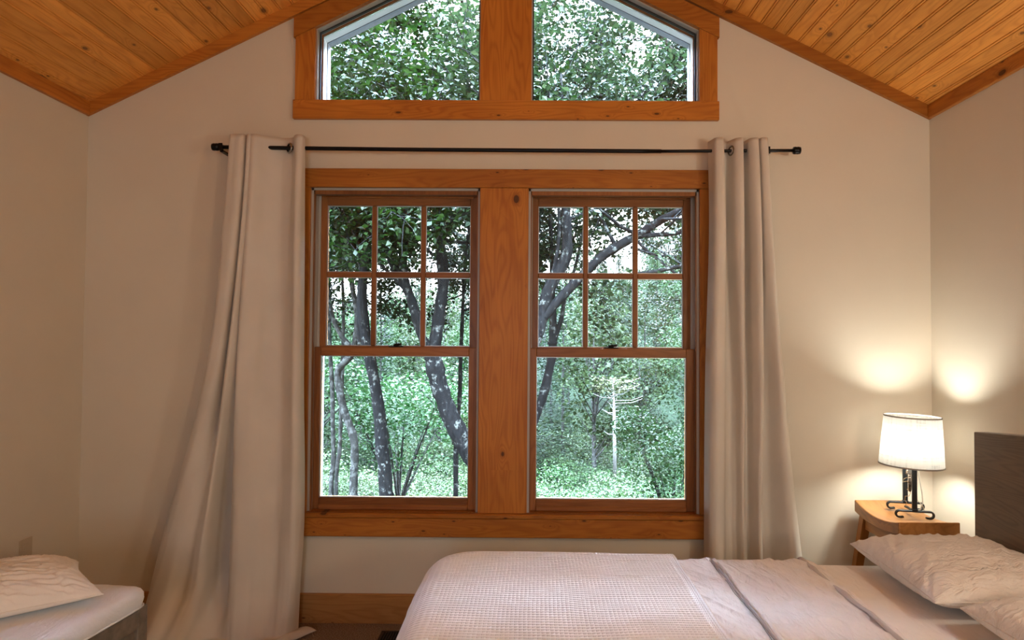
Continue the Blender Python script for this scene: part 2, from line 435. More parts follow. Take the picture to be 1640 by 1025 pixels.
# window openings
LO = [(-1.086, -.261), (-.026, .802)]; LZ0, LZ1 = .53, 2.097
UO = [(-1.073, -.265), (-.017, .801)]; UZ0 = 2.525
def utop(x): return 2.883 + .497*((x+1.073) if x < XRG else (.801-x))

def struct(o): o['kind'] = 'structure'; return o
w = MB()
xs = sorted({XL-WT, XRG, XR+WT, *[v for a in LO for v in a], *[v for a in UO for v in a]})
TOP = .12
for x0, x1 in zip(xs[:-1], xs[1:]):
    xm = (x0+x1)/2
    holes = []
    for a, b_ in LO:
        if a <= xm <= b_: holes.append((lambda x: LZ0, lambda x: LZ1))
    for a, b_ in UO:
        if a <= xm <= b_: holes.append((lambda x: UZ0, utop))
    lo = lambda x: -.02
    for h in holes + [(lambda x: roof(x)+TOP, None)]:
        w.prism([(x0, lo(x0)), (x1, lo(x1)), (x1, h[0](x1)), (x0, h[0](x0))], YW, YW+WT, 0)
        lo = h[1]
struct(w.build('wall_window', M_wall))
w = MB(); RX0, RX1, RZ0, RZ1 = -.78, .02, .9, 2.0
w.prism([(XL-WT, -.02), (RX0, -.02), (RX0, roof(RX0)+TOP), (XL-WT, roof(XL-WT)+TOP)], YB-.1, YB, 0)
w.prism([(RX1, -.02), (XR+WT, -.02), (XR+WT, roof(XR+WT)+TOP), (RX1, roof(RX1)+TOP)], YB-.1, YB, 0)
w.prism([(RX0, -.02), (RX1, -.02), (RX1, RZ0), (RX0, RZ0)], YB-.1, YB, 0)
w.prism([(RX0, RZ1), (RX1, RZ1), (RX1, roof(RX1)+TOP), (XRG, ZR+TOP), (RX0, roof(RX0)+TOP)], YB-.1, YB, 0)
struct(w.build('wall_behind', M_wall))
w = MB(); w.box((XL-WT, YB, -.02), (XL, YW, ZE-.02)); struct(w.build('wall_left', M_wall))
w = MB(); w.box((XR, YB, -.02), (XR+WT, YW, ZE-.02)); struct(w.build('wall_right', M_wall))
w = MB(); w.box((XL-WT, YB-.1, -.12), (XR+WT, YW+WT, -.02)); w.box((XL, YB, -.02), (XR, YW, 0)); struct(w.build('floor', M_carpet))
# ceiling : beaded tongue and groove planks with real grooves, extruded along the room
w = MB()
for side in (-1, 1):
    L_ = (XRG-XL)+.03
    step = .0605; i = 0; u = 0.0
    while u < L_-1e-6:
        r = rnd.random() if i % 2 == 0 else r
        u2 = min(u+step, L_)
        g = .0035 if i % 2 else .005; d = .009 if i % 2 else .014
        # profile: groove, bead, groove, flat
        prof = [(u, d), (u+.002, 0), (u+.0075, 0), (u+.0085, d), (u+.0102, d), (u+.0115, 0), (u2-.0018, 0), (u2, d)]
        pts = []
        for uu, dd in prof:
            x = XRG + side*(L_ - uu); z = ZR - SL*(L_-uu)
            pts.append((x, z + dd*1.1))
        for (xa, za), (xb, zb) in zip(pts[:-1], pts[1:]):
            if side > 0: q = [(xa, YB, za), (xa, YW+.0, za), (xb, YW+.0, zb), (xb, YB, zb)]
            else: q = [(xb, YB, zb), (xb, YW, zb), (xa, YW, za), (xa, YB, za)]
            w.add(q, [(0, 1, 2, 3)], r)
        u = u2; i += 1
for side in (-1, 1):
    xe = XRG + side*(XRG-XL+.2)
    p = [(XRG, ZR+.012), (xe, ZR-SL*abs(xe-XRG)+.012), (xe, ZR-SL*abs(xe-XRG)+.11), (XRG, ZR+.11)]
    w.prism(p if side < 0 else p, YB-.1, YW+.02, .5)
struct(w.build('ceiling', M_ceil))

# crown boards (rake and eave)
def rake_piece(mb, x0, x1, h, y0, y1, drop=0.0, top=None):
    f = top or roof
    mb.prism([(x0, f(x0)-drop-h), (x1, f(x1)-drop-h), (x1, f(x1)-drop), (x0, f(x0)-drop)], y0, y1)
for x0, x1 in ((XL, XRG), (XRG, XR)):
    w = MB(); rake_piece(w, x0, x1, .060, YW-.02, YW)
    struct(w.build('trim_1', M_trim_r))
w = MB(); w.box((XL, YB, ZE-.060), (XL+.02, YW-.02, ZE+.006), bev=.002); struct(w.build('trim_2', M_trim_y))
w = MB(); w.box((XR-.02, YB, ZE-.060), (XR, YW-.02, ZE+.006), bev=.002); struct(w.build('trim_3', M_trim_y))
# baseboards
w = MB(); w.box((XL+.018, YW-.018, 0), (XR-.018, YW, .14), .31, bev=.003); struct(w.build('baseboard_window', M_base))
w = MB(); w.box((XL, YB, 0), (XL+.018, YW, .14), .7, bev=.003); struct(w.build('baseboard_left', M_base_y))
w = MB(); w.box((XR-.018, YB, 0), (XR, YW, .14), .2, bev=.003); struct(w.build('baseboard_right', M_base_y))

# window casings
CX0, CX1 = -1.178, .896
CT = .021
tr = struct(empty('trim_4', (0, 0, 0)))
w = MB(); w.box((CX0, YW-CT-.004, LZ1), (CX1, YW, 2.188), .12, bev=.002); w.build('head_casing', M_trim_x, tr)
for a, b_, r in ((CX0, LO[0][0], .23), (LO[1][1], CX1, .57)):
    w = MB(); w.box((a, YW-CT, LZ0), (b_, YW, LZ1), r, bev=.002); w.build('side_casing', M_trim_z, tr)
w = MB(); w.box((LO[0][1], YW-CT, LZ0), (LO[1][0], YW, LZ1), .83, bev=.002); w.build('mullion_board', M_trim_z, tr)
w = MB(); w.box((CX0-.015, YW-.042, LZ0-.022), (CX1+.015, YW, LZ0), .44, bev=.004)
for a, b_ in LO: w.box((a, YW, LZ0-.022), (b_, YW+.10, LZ0+.0005), .44)
w.build('sill_board', M_trim_x, tr)
w = MB(); w.box((CX0, YW-.036, .418), (CX1, YW, LZ0-.022), .91, bev=.003); w.build('apron', M_trim_x, tr)
tr = struct(empty('trim_5', (0, 0, 0)))
w = MB(); w.box((CX0, YW-CT-.003, 2.432), (CX1, YW, UZ0), .37, bev=.002); w.build('bottom_casing', M_trim_x, tr)
for a, b_, r in ((CX0+.008, UO[0][0], .61), (UO[1][1], CX1-.008, .07)):
    w = MB()
    w.prism([(a, UZ0), (b_, UZ0), (b_, utop(b_)+.0), (a, utop(a))], YW-CT+.002, YW, r); w.build('side_casing', M_trim_z, tr)
w = MB(); w.prism([(UO[0][1], UZ0), (UO[1][0], UZ0), (UO[1][0], utop(UO[1][0])), (XRG, utop(XRG)), (UO[0][1], utop(UO[0][1]))], YW-CT, YW, .5); w.build('mullion_board', M_trim_z, tr)
for a, b_ in ((CX0, XRG), (XRG, CX1)):
    w = MB(); w.prism([(a, utop(a)), (b_, utop(b_)), (b_, utop(b_)+.098), (a, utop(a)+.098)], YW-CT-.004, YW)
    w.build('rake_casing', M_trim_r, tr)

# ---------------- windows
def ring(mb, x0, x1, z0, z1, wl, wr, wb, wt, y0, y1, bev=.003, which='all'):
    if which in ('all', 'z'):
        mb.box((x0, y0, z0), (x0+wl, y1, z1), bev=bev); mb.box((x1-wr, y0, z0), (x1, y1, z1), bev=bev)
    if which in ('all', 'x'):
        mb.box((x0+wl, y0, z0), (x1-wr, y1, z0+wb), bev=bev); mb.box((x0+wl, y0, z1-wt), (x1-wr, y1, z1), bev=bev)
for wi, (a, b_) in enumerate(LO):
    W = struct(empty('window_%d' % (wi+1), ((a+b_)/2, YW, LZ0))); inv = Matrix.Translation(-W.location)
    def put(mb, name, mat):
        o = mb.build(name, mat, W); o.matrix_parent_inverse = inv; return o
    # jamb liner
    j = MB(); z0 = LZ0
    j.box((a, YW, z0), (a+.011, YW+.16, LZ1)); j.box((b_-.011, YW, z0), (b_, YW+.16, LZ1)); j.box((a, YW, LZ1-.011), (b_, YW+.16, LZ1))
    j.box((a+.011, YW+.085, z0), (a+.020, YW+.092, LZ1-.011)); j.box((b_-.020, YW+.085, z0), (b_-.011, YW+.092, LZ1-.011))
    j.box((a+.011, YW+.022, z0), (a+.015, YW+.030, LZ1-.011)); j.box((b_-.015, YW+.022, z0), (b_-.011, YW+.030, LZ1-.011))
    put(j, 'jamb_liner', M_vinyl)
    st = MB()
    st.box((a+.011, YW+.002, z0), (a+.016, YW+.022, LZ1-.011)); st.box((b_-.016, YW+.002, z0), (b_-.011, YW+.022, LZ1-.011))
    st.box((a+.011, YW+.002, LZ1-.030), (b_-.011, YW+.045, LZ1-.011))
    put(st, 'window_stop', M_sash_z)
    sx0, sx1 = a+.012, b_-.012
    # lower sash (inside)
    ly0, ly1 = YW+.035, YW+.078
    s = MB(); ring(s, sx0, sx1, z0+.001, 1.321, .031, .041 if wi == 1 else .041, .055, .043, ly0, ly1, which='z'); lo_st = put(s, 'lower_sash_stile', M_sash_z)
    s = MB(); ring(s, sx0, sx1, z0+.001, 1.321, .031, .041, .055, .043, ly0, ly1, which='x')
    s.box((sx0+.031, ly0-.012, z0+.001), (sx1-.041, ly0, z0+.026), bev=.004)
    put(s, 'lower_sash_rail', M_sash_x)
    gx0, gx1, gz0, gz1 = sx0+.031, sx1-.041, z0+.056, 1.278
    s = MB(); ring(s, gx0-.002, gx1+.002, gz0-.002, gz1+.002, .005, .005, .005, .005, ly0+.012, ly0+.02, bev=0); put(s, 'lower_glazing_bead', M_spacer)
    s = MB(); s.box((gx0-.004, ly0+.022, gz0-.004), (gx1+.004, ly0+.026, gz1+.004)); put(s, 'lower_glass_pane', M_glass)
    # upper sash (outside)
    uy0, uy1 = YW+.092, YW+.130
    uz0 = 1.283; uz1 = LZ1-.012
    s = MB(); ring(s, sx0, sx1, uz0, uz1, .037, .044, .043, .055, uy0, uy1, which='z')
    gx0, gx1, gz0, gz1 = sx0+.037, sx1-.044, uz0+.043, uz1-.055
    gw = (gx1-gx0-.046)/3
    for k in (1, 2):
        xm = gx0 + gw*k + .023*(k-1)
        s.box((xm, uy0+.004, gz0), (xm+.023, uy1-.004, gz1), bev=.004)
    put(s, 'upper_sash_stile', M_sash_z)
    s = MB(); ring(s, sx0, sx1, uz0, uz1, .037, .044, .043, .055, uy0, uy1, which='x')
    s.box((sx0+.03, uy0-.02, uz1-.02), (sx1-.03, uy0, uz1), bev=.004)
    zm = 1.669
    for k in range(3):
        xa = gx0 + (gw+.023)*k
        s.box((xa, uy0+.004, zm), (xa+gw, uy1-.004, zm+.027), bev=.004)
    put(s, 'upper_sash_rail', M_sash_x)
    s = MB(); g = MB()
    for k in range(3):
        xa = gx0 + (gw+.023)*k
        for za, zb in ((gz0, zm), (zm+.027, gz1)):
            ring(s, xa-.001, xa+gw+.001, za-.001, zb+.001, .004, .004, .004, .004, uy0+.016, uy0+.022, bev=0)
            g.box((xa-.003, uy0+.024, za-.003), (xa+gw+.003, uy0+.028, zb+.003))
    put(s, 'upper_glazing_bead', M_spacer); put(g, 'upper_glass_pane', M_glass)
    # sash lock
    lx = (a+b_)/2-.003
    s = MB(); s.box((lx-.035, ly0+.012, 1.321), (lx+.035, ly1-.004, 1.327), bev=.002)
    s.tube([(lx, ly0+.028, 1.326), (lx, ly0+.028, 1.338)], .014, 14)
    s.tube([(lx, ly0+.028, 1.334), (lx+.028, ly0+.016, 1.336)], [.007, .005], 8)
    put(s, 'sash_lock', M_black)
    # exterior blind stop
    s = MB(); ring(s, a, b_, LZ0, LZ1, .02, .02, .03, .02, YW+.150, YW+.18, bev=.002); put(s, 'exterior_frame', M_white_frame)

for wi, (a, b_) in enumerate(UO):
    W = struct(empty('window_%d' % (wi+3), ((a+b_)/2, YW, UZ0))); inv = Matrix.Translation(-W.location)
    def quad(inset, y0, y1, th, mb, bottom=True, mat=None, centre=True):
        """frame of width th, inset from the opening by inset"""
        def outline(d):
            k = math.sqrt(1+.497**2)
            if a < XRG: xo, xi = a+d, b_-d
            else: xo, xi = b_-d, a+d
            zo, zi = utop(xo)-d*k, utop(xi)-d*k
            return xo, xi, UZ0+d, zo, zi
        xo, xi, zb, zo, zi = outline(inset); Xo, Xi, Zb, Zo, Zi = outline(inset+th)
        def pr(p):
            # orient ccw
            ar = sum(p[i][0]*p[(i+1)%len(p)][1]-p[(i+1)%len(p)][0]*p[i][1] for i in range(len(p)))
            if ar < 0: p = p[::-1]
            mb.prism(p, y0, y1)
        pr([(xo, zb), (Xo, Zb), (Xo, Zo), (xo, zo)])
        pr([(xo, zo), (Xo, Zo), (Xi, Zi), (xi, zi)])
        if centre: pr([(xi, zb), (Xi, Zb), (Xi, Zi), (xi, zi)])
        if bottom: pr([(xo, zb), (Xo, Zb), (Xi, Zb), (xi, zb)])
        return (xo, xi, zb, zo, zi), (Xo, Xi, Zb, Zo, Zi)
    def put(mb, name, mat):
        o = mb.build(name, mat, W); o.matrix_parent_inverse = inv; return o
    m = MB(); quad(0, YW, YW+.15, .006, m); put(m, 'jamb_liner', M_vinyl)
    m = MB(); quad(.006, YW+.03, YW+.045, .006, m, bottom=False); put(m, 'dark_glazing_stop', M_seal)
    m = MB(); o1, o2 = quad(.006, YW+.062, YW+.076, .006, m); put(m, 'glass_stop', M_sash_x)
    m = MB()
    p = [(o2[0], o2[2]), (o2[1], o2[2]), (o2[1], o2[4]), (o2[0], o2[3])]
    if p[0][0] > p[1][0]: p = [p[1], p[0], p[3], p[2]]
    m.prism(p, YW+.080, YW+.084); put(m, 'glass_pane', M_glass)
    m = MB(); quad(.0, YW+.15, YW+.20, .010, m); put(m, 'exterior_frame', M_white_frame)

# rear window behind the camera, added to let in fill daylight
W = struct(empty('window_5', ((RX0+RX1)/2, YB, RZ0))); inv = Matrix.Translation(-W.location)
m = MB(); ring(m, RX0-.09, RX1+.09, RZ0-.09, RZ1+.09, .09, .09, .09, .09, YB, YB+.02); o = m.build('window_frame', M_trim_z, W); o.matrix_parent_inverse = inv
m = MB(); ring(m, RX0, RX1, RZ0, RZ1, .045, .045, .045, .045, YB-.07, YB-.03); m.box((RX0+.045, YB-.07, 1.43), (RX1-.045, YB-.03, 1.47)); o = m.build('sash', M_sash_z, W); o.matrix_parent_inverse = inv
m = MB(); m.box((RX0+.04, YB-.052, RZ0+.04), (RX1-.04, YB-.048, RZ1-.04)); o = m.build('glass_pane', M_glass, W); o.matrix_parent_inverse = inv

# ---------------- outlet plate on left wall
t = tag(empty('outlet_plate', (XL, 2.95, .43)), 'beige electrical outlet plate low on the left wall behind the pillow', 'outlet')
w = MB(); w.box((0, -.037, -.06), (.006, .037, .06), bev=.002); w.build('plate', M_plate, t)
for dz in (-.026, .026):
    w = MB(); w.box((.0055, -.016, dz-.014), (.008, .016, dz+.014), bev=.002); w.build('socket', M_plate, t)

# ---------------- floor register
t = tag(empty('floor_register', (-.54, 3.135, 0)), 'dark slotted floor register in the carpet beside the bed foot', 'floor vent')
w = MB(); bw, bd = .155, .062
w.box((-bw, -bd, 0), (bw, -bd+.014, .007), bev=.002); w.box((-bw, bd-.014, 0), (bw, bd, .007), bev=.002)
w.box((-bw, -bd+.014, 0), (-bw+.016, bd-.014, .007), bev=.002); w.box((bw-.016, -bd+.014, 0), (bw, bd-.014, .007), bev=.002)
w.build('register_frame', M_grille, t)
w = MB(); w.box((-bw+.016, -bd+.014, 0.0005), (bw-.016, bd-.014, .0015)); w.build('duct_shade_sheet', M_dark, t)  # near-black sheet painted as the shade inside the duct
w = MB()
for k in range(24):
    x = -bw+.022+k*.0118
    w.box((x, -bd+.014, .0015), (x+.0045, bd-.014, .006))
w.build('grille_slats', M_grille, t)

# ---------------- curtain rod
YR = 3.2
t = tag(empty('curtain_rod', (-.14, YR, 2.26)), 'long black metal curtain rod above the double window', 'curtain rod')
T = Matrix.Translation((.14, -YR, -2.26))
def rodz(x):
    xs_ = [-1.53, -.609, .574, 1.251]; zs = [2.268, 2.260, 2.257, 2.264]
    return float(np.interp(x, xs_, zs))
def rput(w, name, mat):
    o = w.build(name, mat, t); o.matrix_parent_inverse = T; return o
w = MB(); w.tube([(x, YR, rodz(x)) for x in np.linspace(-1.515, .60, 16)], .0095, 14); rput(w, 'rod_tube', M_black)
w = MB(); w.tube([(x, YR, rodz(x)) for x in np.linspace(.58, 1.225, 8)], .0075, 14); rput(w, 'inner_rod_tube', M_black)
for x0, x1 in ((-1.53, -1.497), (1.222, 1.256)):
    w = MB(); z = rodz(x0)
    d = (x1-x0)
    pr = [(x0, .004), (x0+.001, .0165), (x0+d*.3, .018), (x0+d*.45, .0165), (x0+d*.6, .018), (x1-.001, .0165), (x1, .004)]
    w.tube([(p[0], YR, z) for p in pr], [p[1] for p in pr], 20); rput(w, 'finial', M_black)
for bx in (-1.485, 1.10):
    w = MB(); z = rodz(bx)
    w.box((bx-.009, YR+.0, z-.022), (bx+.009, YW-.004, z-.013), bev=.001)
    w.tube([(bx, YR+.013*math.cos(a_), z+.013*math.sin(a_)) for a_ in np.linspace(-2.4, 1.1, 10)], .004, 6, flat=1.0)
    w.box((bx-.0095, YR-.016, z-.018), (bx+.0095, YR-.012, z+.016), bev=.001)
    w.box((bx-.010, YW-.005, z-.045), (bx+.010, YW, z+.02), bev=.001)
    rput(w, 'bracket', M_black)

# ---------------- curtains
def smooth_interp(tk, vk, t_):
    # monotone-ish cubic through keys
    tk = np.asarray(tk, float); vk = np.asarray(vk, float)
    m = np.gradient(vk, tk)
    i = np.clip(np.searchsorted(tk, t_)-1, 0, len(tk)-2)
    h = tk[i+1]-tk[i]; s_ = (t_-tk[i])/h
    return ((2*s_**3-3*s_**2+1)*vk[i] + (s_**3-2*s_**2+s_)*h*m[i] + (-2*s_**3+3*s_**2)*vk[i+1] + (s_**3-s_**2)*h*m[i+1])
def curtain(name, label, rows, nk=12, nz=110, grom=(), puddle=None, seed=0):
    """rows: list of (z, [(px, depth)]) ; px read at Y=3.2, depth in metres towards the window (+)"""
    K = len(rows[0][1])
    zs = np.array([r[0] for r in rows][::-1])
    X = np.array([[at(p[0], 600, YR).x for p in r[1]] for r in rows][::-1])
    D = np.array([[p[1] for p in r[1]] for r in rows][::-1])
    D[:-1] = np.where(D[:-1] < 0, D[:-1]*1.4, D[:-1])
    zz = np.linspace(zs[0], zs[-1], nz)
    Xz = np.stack([smooth_interp(zs, X[:, k], zz) for k in range(K)], 1)
    Dz = np.stack([smooth_interp(zs, D[:, k], zz) for k in range(K)], 1)
    us = np.arange(K); uu = np.linspace(0, K-1, (K-1)*nk+1)
    P = np.zeros((nz, len(uu), 3))
    for i, z in enumerate(zz):
        # Catmull-Rom across
        for j, u in enumerate(uu):
            k = min(int(u), K-2); s_ = u-k
            def cr(a):
                p0 = a[max(k-1, 0)]; p1 = a[k]; p2 = a[k+1]; p3 = a[min(k+2, K-1)]
                return .5*((2*p1)+(-p0+p2)*s_+(2*p0-5*p1+4*p2-p3)*s_**2+(-p0+3*p1-3*p2+p3)*s_**3)
            x = cr(Xz[i]); y = YR + cr(Dz[i])
            n_ = mn.noise(Vector((u*.9+seed, z*1.4, 3.1)))*.006*min(1, (2.3-z)*1.2) + mn.noise(Vector((u*2.3+seed, z*5, 9.1)))*.0025*max(0, 1.2-z)
            y = min(y + n_, YW-.052 if z > .4 else YW-.024)
            P[i, j] = (x, y, z)
    if puddle is not None: P = puddle(P, zz)
    t = tag(empty(name, (float(P[0,:,0].mean()), YR, 0)), label, 'curtain', 'curtains at the double window')
    T = Matrix.Translation(-t.location)
    w = MB(); w.grid(P, 0, True, flip=False)
    o = w.build('curtain_panel', M_curtain, t); o.matrix_parent_inverse = T; solid(o, .0022, 0)
    for (gx, gy, ang) in grom:
        w = MB(); c = Vector((gx, gy, rodz(gx)-.001))
        Mx = Matrix.Translation(c) @ Matrix.Rotation(ang, 4, 'Z') @ Matrix.Rotation(math.pi/2, 4, 'X')
        pr = [(.0165, -.003), (.019, -.0045), (.024, -.003), (.026, 0), (.024, .003), (.019, .0045), (.0165, .003), (.0165, -.003)]
        w.lathe(pr, seg=28, M=Mx); g = w.build('grommet', M_nickel, t); g.matrix_parent_inverse = T
    return t
def zpy(py): return at(600, py, YR).z
Lrows = [
 (2.318, [(364,.035),(366,-.030),(376,-.042),(389,-.040),(392,.028),(394,-.035),(400,-.045),(404,-.02),(401,-.040),(410,-.045),(426,-.004),(446,.022),(462,.010),(468,-.020),(475,-.040),(482,-.034),(483.5,-.005)]),
 (2.05,  [(360,.035),(362,-.030),(374,-.044),(388,-.042),(391,.030),(393,-.035),(398,-.048),(403,-.02),(400,-.040),(409,-.046),(424,-.010),(445,.016),(460,.008),(468,-.018),(475,-.038),(482,-.032),(484,-.002)]),
 (zpy(600), [(334,.045),(336,-.030),(346,-.050),(358,-.046),(365,.010),(368,-.035),(375,-.060),(383,-.03),(385,-.030),(392,-.055),(412,-.040),(424,-.012),(448,.006),(462,-.010),(476,-.038),(484,-.030),(486,.010)]),
 (zpy(870), [(268,.050),(271,-.030),(285,-.060),(305,-.070),(325,-.060),(338,-.075),(350,-.070),(357,.020),(378,.030),(384,-.050),(398,-.075),(424,-.060),(448,-.030),(466,-.045),(480,-.050),(487,-.030),(488,.015)]),
 (zpy(950), [(252,.050),(255,-.035),(268,-.070),(292,-.095),(312,-.080),(328,-.090),(344,-.080),(352,-.005),(376,.010),(385,-.065),(400,-.090),(424,-.075),(448,-.050),(466,-.060),(478,-.060),(484,-.040),(485,.005)]),
 (.012, [(240,.040),(243,-.050),(262,-.110),(285,-.200),(305,-.200),(320,-.200),(336,-.190),(346,-.160),(370,-.120),(392,-.120),(408,-.130),(428,-.120),(450,-.090),(466,-.090),(476,-.080),(482,-.050),(484,.0)])]
def pud(P, zz):
    # last centimetres break on the carpet and spread outwards
    n = P.shape[0]; ext = []
    base = P[0].copy()
    for k in range(1, 9):
        q = base.copy(); s_ = k/8
        for j in range(q.shape[0]):
            u = j/(q.shape[0]-1)
            q[j, 1] -= s_*(.05+.05*math.sin(u*9+1)) ; q[j, 0] += s_*(.035*math.sin(u*7+.6) + (.06 if u > .93 else 0)*(u-.93)/.07 )
            q[j, 2] = .012 + .016*math.sin(s_*3.1)*(.5+.5*math.sin(u*23)) + .012*math.sin(s_*math.pi)
        ext.append(q)
    return np.concatenate([np.array(ext)[::-1], P], 0)
curtain('curtain', 'cream grommet curtain left of the window, flaring out and puddling on the carpet', Lrows,
        grom=[(at(425,240,YR).x, YR-.006, .55), (at(464,240,YR).x, YR-.004, -.75), (at(403,240,YR).x, YR+.0, 1.3)], puddle=pud)
Rrows = [
 (2.312, [(1137,.035),(1140,.0),(1143,-.035),(1150,-.045),(1156,-.035),(1158,.020),(1166,.034),(1171,.005),(1176,-.030),(1183,-.044),(1187,-.036),(1188,.020),(1194,.034),(1198,-.020),(1204,-.042),(1211,-.040),(1213,-.010),(1216,-.040),(1224,-.044),(1228,-.02),(1229,.02)]),
 (2.00,  [(1139,.035),(1140,.0),(1141,-.035),(1148,-.048),(1157,-.037),(1160,.020),(1166,.034),(1169,.005),(1174,-.030),(1182,-.044),(1187,-.036),(1189,.020),(1195,.034),(1199,-.020),(1206,-.045),(1213,-.042),(1215,-.005),(1218,-.040),(1227,-.046),(1232,-.02),(1233,.02)]),
 (zpy(600), [(1133,.040),(1133,.0),(1134,-.035),(1142,-.052),(1156,-.040),(1162,.015),(1172,.030),(1178,.005),(1182,-.025),(1187,-.036),(1190,-.020),(1193,.015),(1198,.020),(1203,-.025),(1210,-.050),(1216,-.046),(1218,-.0),(1228,-.010),(1240,-.052),(1250,-.03),(1252,.02)]),
 (zpy(890), [(1131,.045),(1131,.0),(1132,-.035),(1140,-.055),(1153,-.045),(1162,.0),(1172,.020),(1180,.005),(1184,-.015),(1188,-.026),(1192,-.020),(1196,.005),(1200,-.010),(1204,-.040),(1208,-.060),(1213,-.050),(1216,.0),(1236,.010),(1258,-.052),(1276,-.045),(1281,.02)]),
 (.012,  [(1130,.045),(1130,.0),(1131,-.045),(1140,-.075),(1153,-.065),(1164,.0),(1176,.020),(1184,.005),(1188,-.025),(1192,-.036),(1196,-.030),(1200,.005),(1204,-.020),(1208,-.060),(1213,-.080),(1219,-.060),(1224,.0),(1248,.010),(1272,-.062),(1292,-.055),(1297,.02)])]
curtain('curtain', 'cream grommet curtain right of the window, its hem hidden behind the bed', Rrows,
        grom=[(at(x_, 240, YR).x, YR+dy, a_) for x_, dy, a_ in ((1158,-.002,1.35),(1171,-.002,-1.2),(1188,0,1.4),(1198,0,-1.3),(1213,-.004,1.2))], seed=5)

# ---------------- bedding
def nfield(X, Y, fx, fy, seed, octaves=1):
    """smooth noise sampled on a coarse lattice and blended to the full grid"""
    out = np.zeros_like(X); amp = 1.0
    for o_ in range(octaves):
        gx, gy = X*fx+seed*3.7, Y*fy+seed*1.3
        x0, y0 = math.floor(gx.min()), math.floor(gy.min()); nx_, ny_ = int(math.ceil(gx.max())-x0)+2, int(math.ceil(gy.max())-y0)+2
        rg = np.random.RandomState(int(seed*17)+o_); Lt = rg.uniform(-1, 1, (nx_, ny_))
        ix = np.floor(gx-x0).astype(int); iy = np.floor(gy-y0).astype(int); tx = gx-x0-ix; ty = gy-y0-iy
        tx = tx*tx*(3-2*tx); ty = ty*ty*(3-2*ty)
        out += amp*((Lt[ix, iy]*(1-tx)+Lt[ix+1, iy]*tx)*(1-ty)+(Lt[ix, iy+1]*(1-tx)+Lt[ix+1, iy+1]*tx)*ty)
        amp *= .5; fx *= 2.03; fy *= 2.03
    return out
def drape(xr, yr, nx, ny, c, h, R, r, ztop, disp=None, off=0.0, zmin=.05):
    """a cloth laid on a rounded rectangular block, hanging over its sides"""
    X, Y = np.meshgrid(np.linspace(*xr, nx), np.linspace(*yr, ny), indexing='ij')
    px, py = X-c[0], Y-c[1]; sx, sy = np.sign(px), np.sign(py)
    ax, ay = np.abs(px)-(h[0]-r-R), np.abs(py)-(h[1]-r-R)
    corner = (ax > 0) & (ay > 0); hyp = np.hypot(ax, ay)+1e-9
    d = np.where(corner, hyp, np.maximum(ax, ay))-R
    nx_ = np.where(corner, ax/hyp, (ax > ay).astype(float))*sx; ny_ = np.where(corner, ay/hyp, (ax <= ay).astype(float))*sy
    bx, by = X-nx_*np.maximum(d, 0), Y-ny_*np.maximum(d, 0)
    a_ = np.clip(d/r, 0, math.pi/2); dd = np.maximum(0, d-r*math.pi/2)
    P = np.stack([bx+nx_*r*np.sin(a_), by+ny_*r*np.sin(a_), np.maximum(zmin, ztop-r*(1-np.cos(a_))-dd)], -1)
    Nn = np.stack([nx_*np.sin(a_), ny_*np.sin(a_), np.cos(a_)], -1)
    k = off + (disp(X, Y) if disp else 0)
    return P + Nn*np.asarray(k)[..., None]
BX0, BX1, BY0, BY1 = -.345, 1.675, 1.02, 2.60
BC = ((BX0+BX1)/2, (BY0+BY1)/2); BH = ((BX1-BX0)/2, (BY1-BY0)/2)
ZM = .535
bed = tag(empty('bed', (.7, 1.8, 0)), 'bed with a dark espresso wooden headboard against the right wall', 'bed')
T = Matrix.Translation((-.7, -1.8, 0))
def bput(w, name, mat):
    o = w.build(name, mat, bed); o.matrix_parent_inverse = T; return o
w = MB(); y0, y1 = .98, 2.625
nn_ = 24
ys = np.linspace(y0, y1, nn_)
top = [1.023 + .045*math.sin(math.pi*(y-y0)/(y1-y0)) for y in ys]
prof = [(y0, .25)] + [(y1, .25)] + [(y, z) for y, z in zip(ys[::-1], top[::-1])]
w.prism(prof, 1.686, 1.742, .4, axis='X')
# prism(axis X) swaps: first coord -> y
hb = bput(w, 'headboard', M_head)
bm_ = hb.modifiers.new('bevel', 'BEVEL'); bm_.width = .004; bm_.segments = 2; bm_.limit_method = 'ANGLE'
w = MB(); w.box((BX0+.05, BY0+.05, .16), (1.684, BY1-.05, .26), .3, bev=.004); bput(w, 'bed_rail', M_head)
for lx, ly in ((BX0+.1, BY0+.1), (BX0+.1, BY1-.1), (1.70, BY0+.03), (1.70, BY1-.03)):
    w = MB()
    if lx > 1: w.box((1.688, ly-.03, 0), (1.740, ly+.03, .25), .2)
    else: w.box((lx-.03, ly-.03, 0), (lx+.03, ly+.03, .16), .2)
    bput(w, 'leg', M_head)
w = MB(); w.box((BX0+.012, BY0+.012, .262), (BX1-.004, BY1-.012, ZM-.012), .3, bev=.05)
tag(w.build('mattress', M_white), 'thick mattress under the bedding of the bed', 'mattress')
# fitted sheet
def cloth(name, mat, P, parent=None, th=None, off=0):
    w = MB(); w.grid(P); o = w.build(name, mat, parent)
    if th: solid(o, th, off)
    return o
P = drape((.40, BX1-.006), (BY0-.22, BY1+.22), 140, 260, BC, BH, .08, .05, ZM-.006,
          lambda x, y: .0035+nfield(x, y, 4, 2.5, 3, 3)*.0022+.004*np.maximum(0, nfield(x+.35*y, y-.3*x, 16, 2.2, 5))**2, off=.002, zmin=.285)
P[..., 0] = np.minimum(P[..., 0], BX1)
tag(cloth('fitted_sheet', M_sheet, P), 'smooth blush fitted sheet bare between the duvet and the pillows', 'sheet')
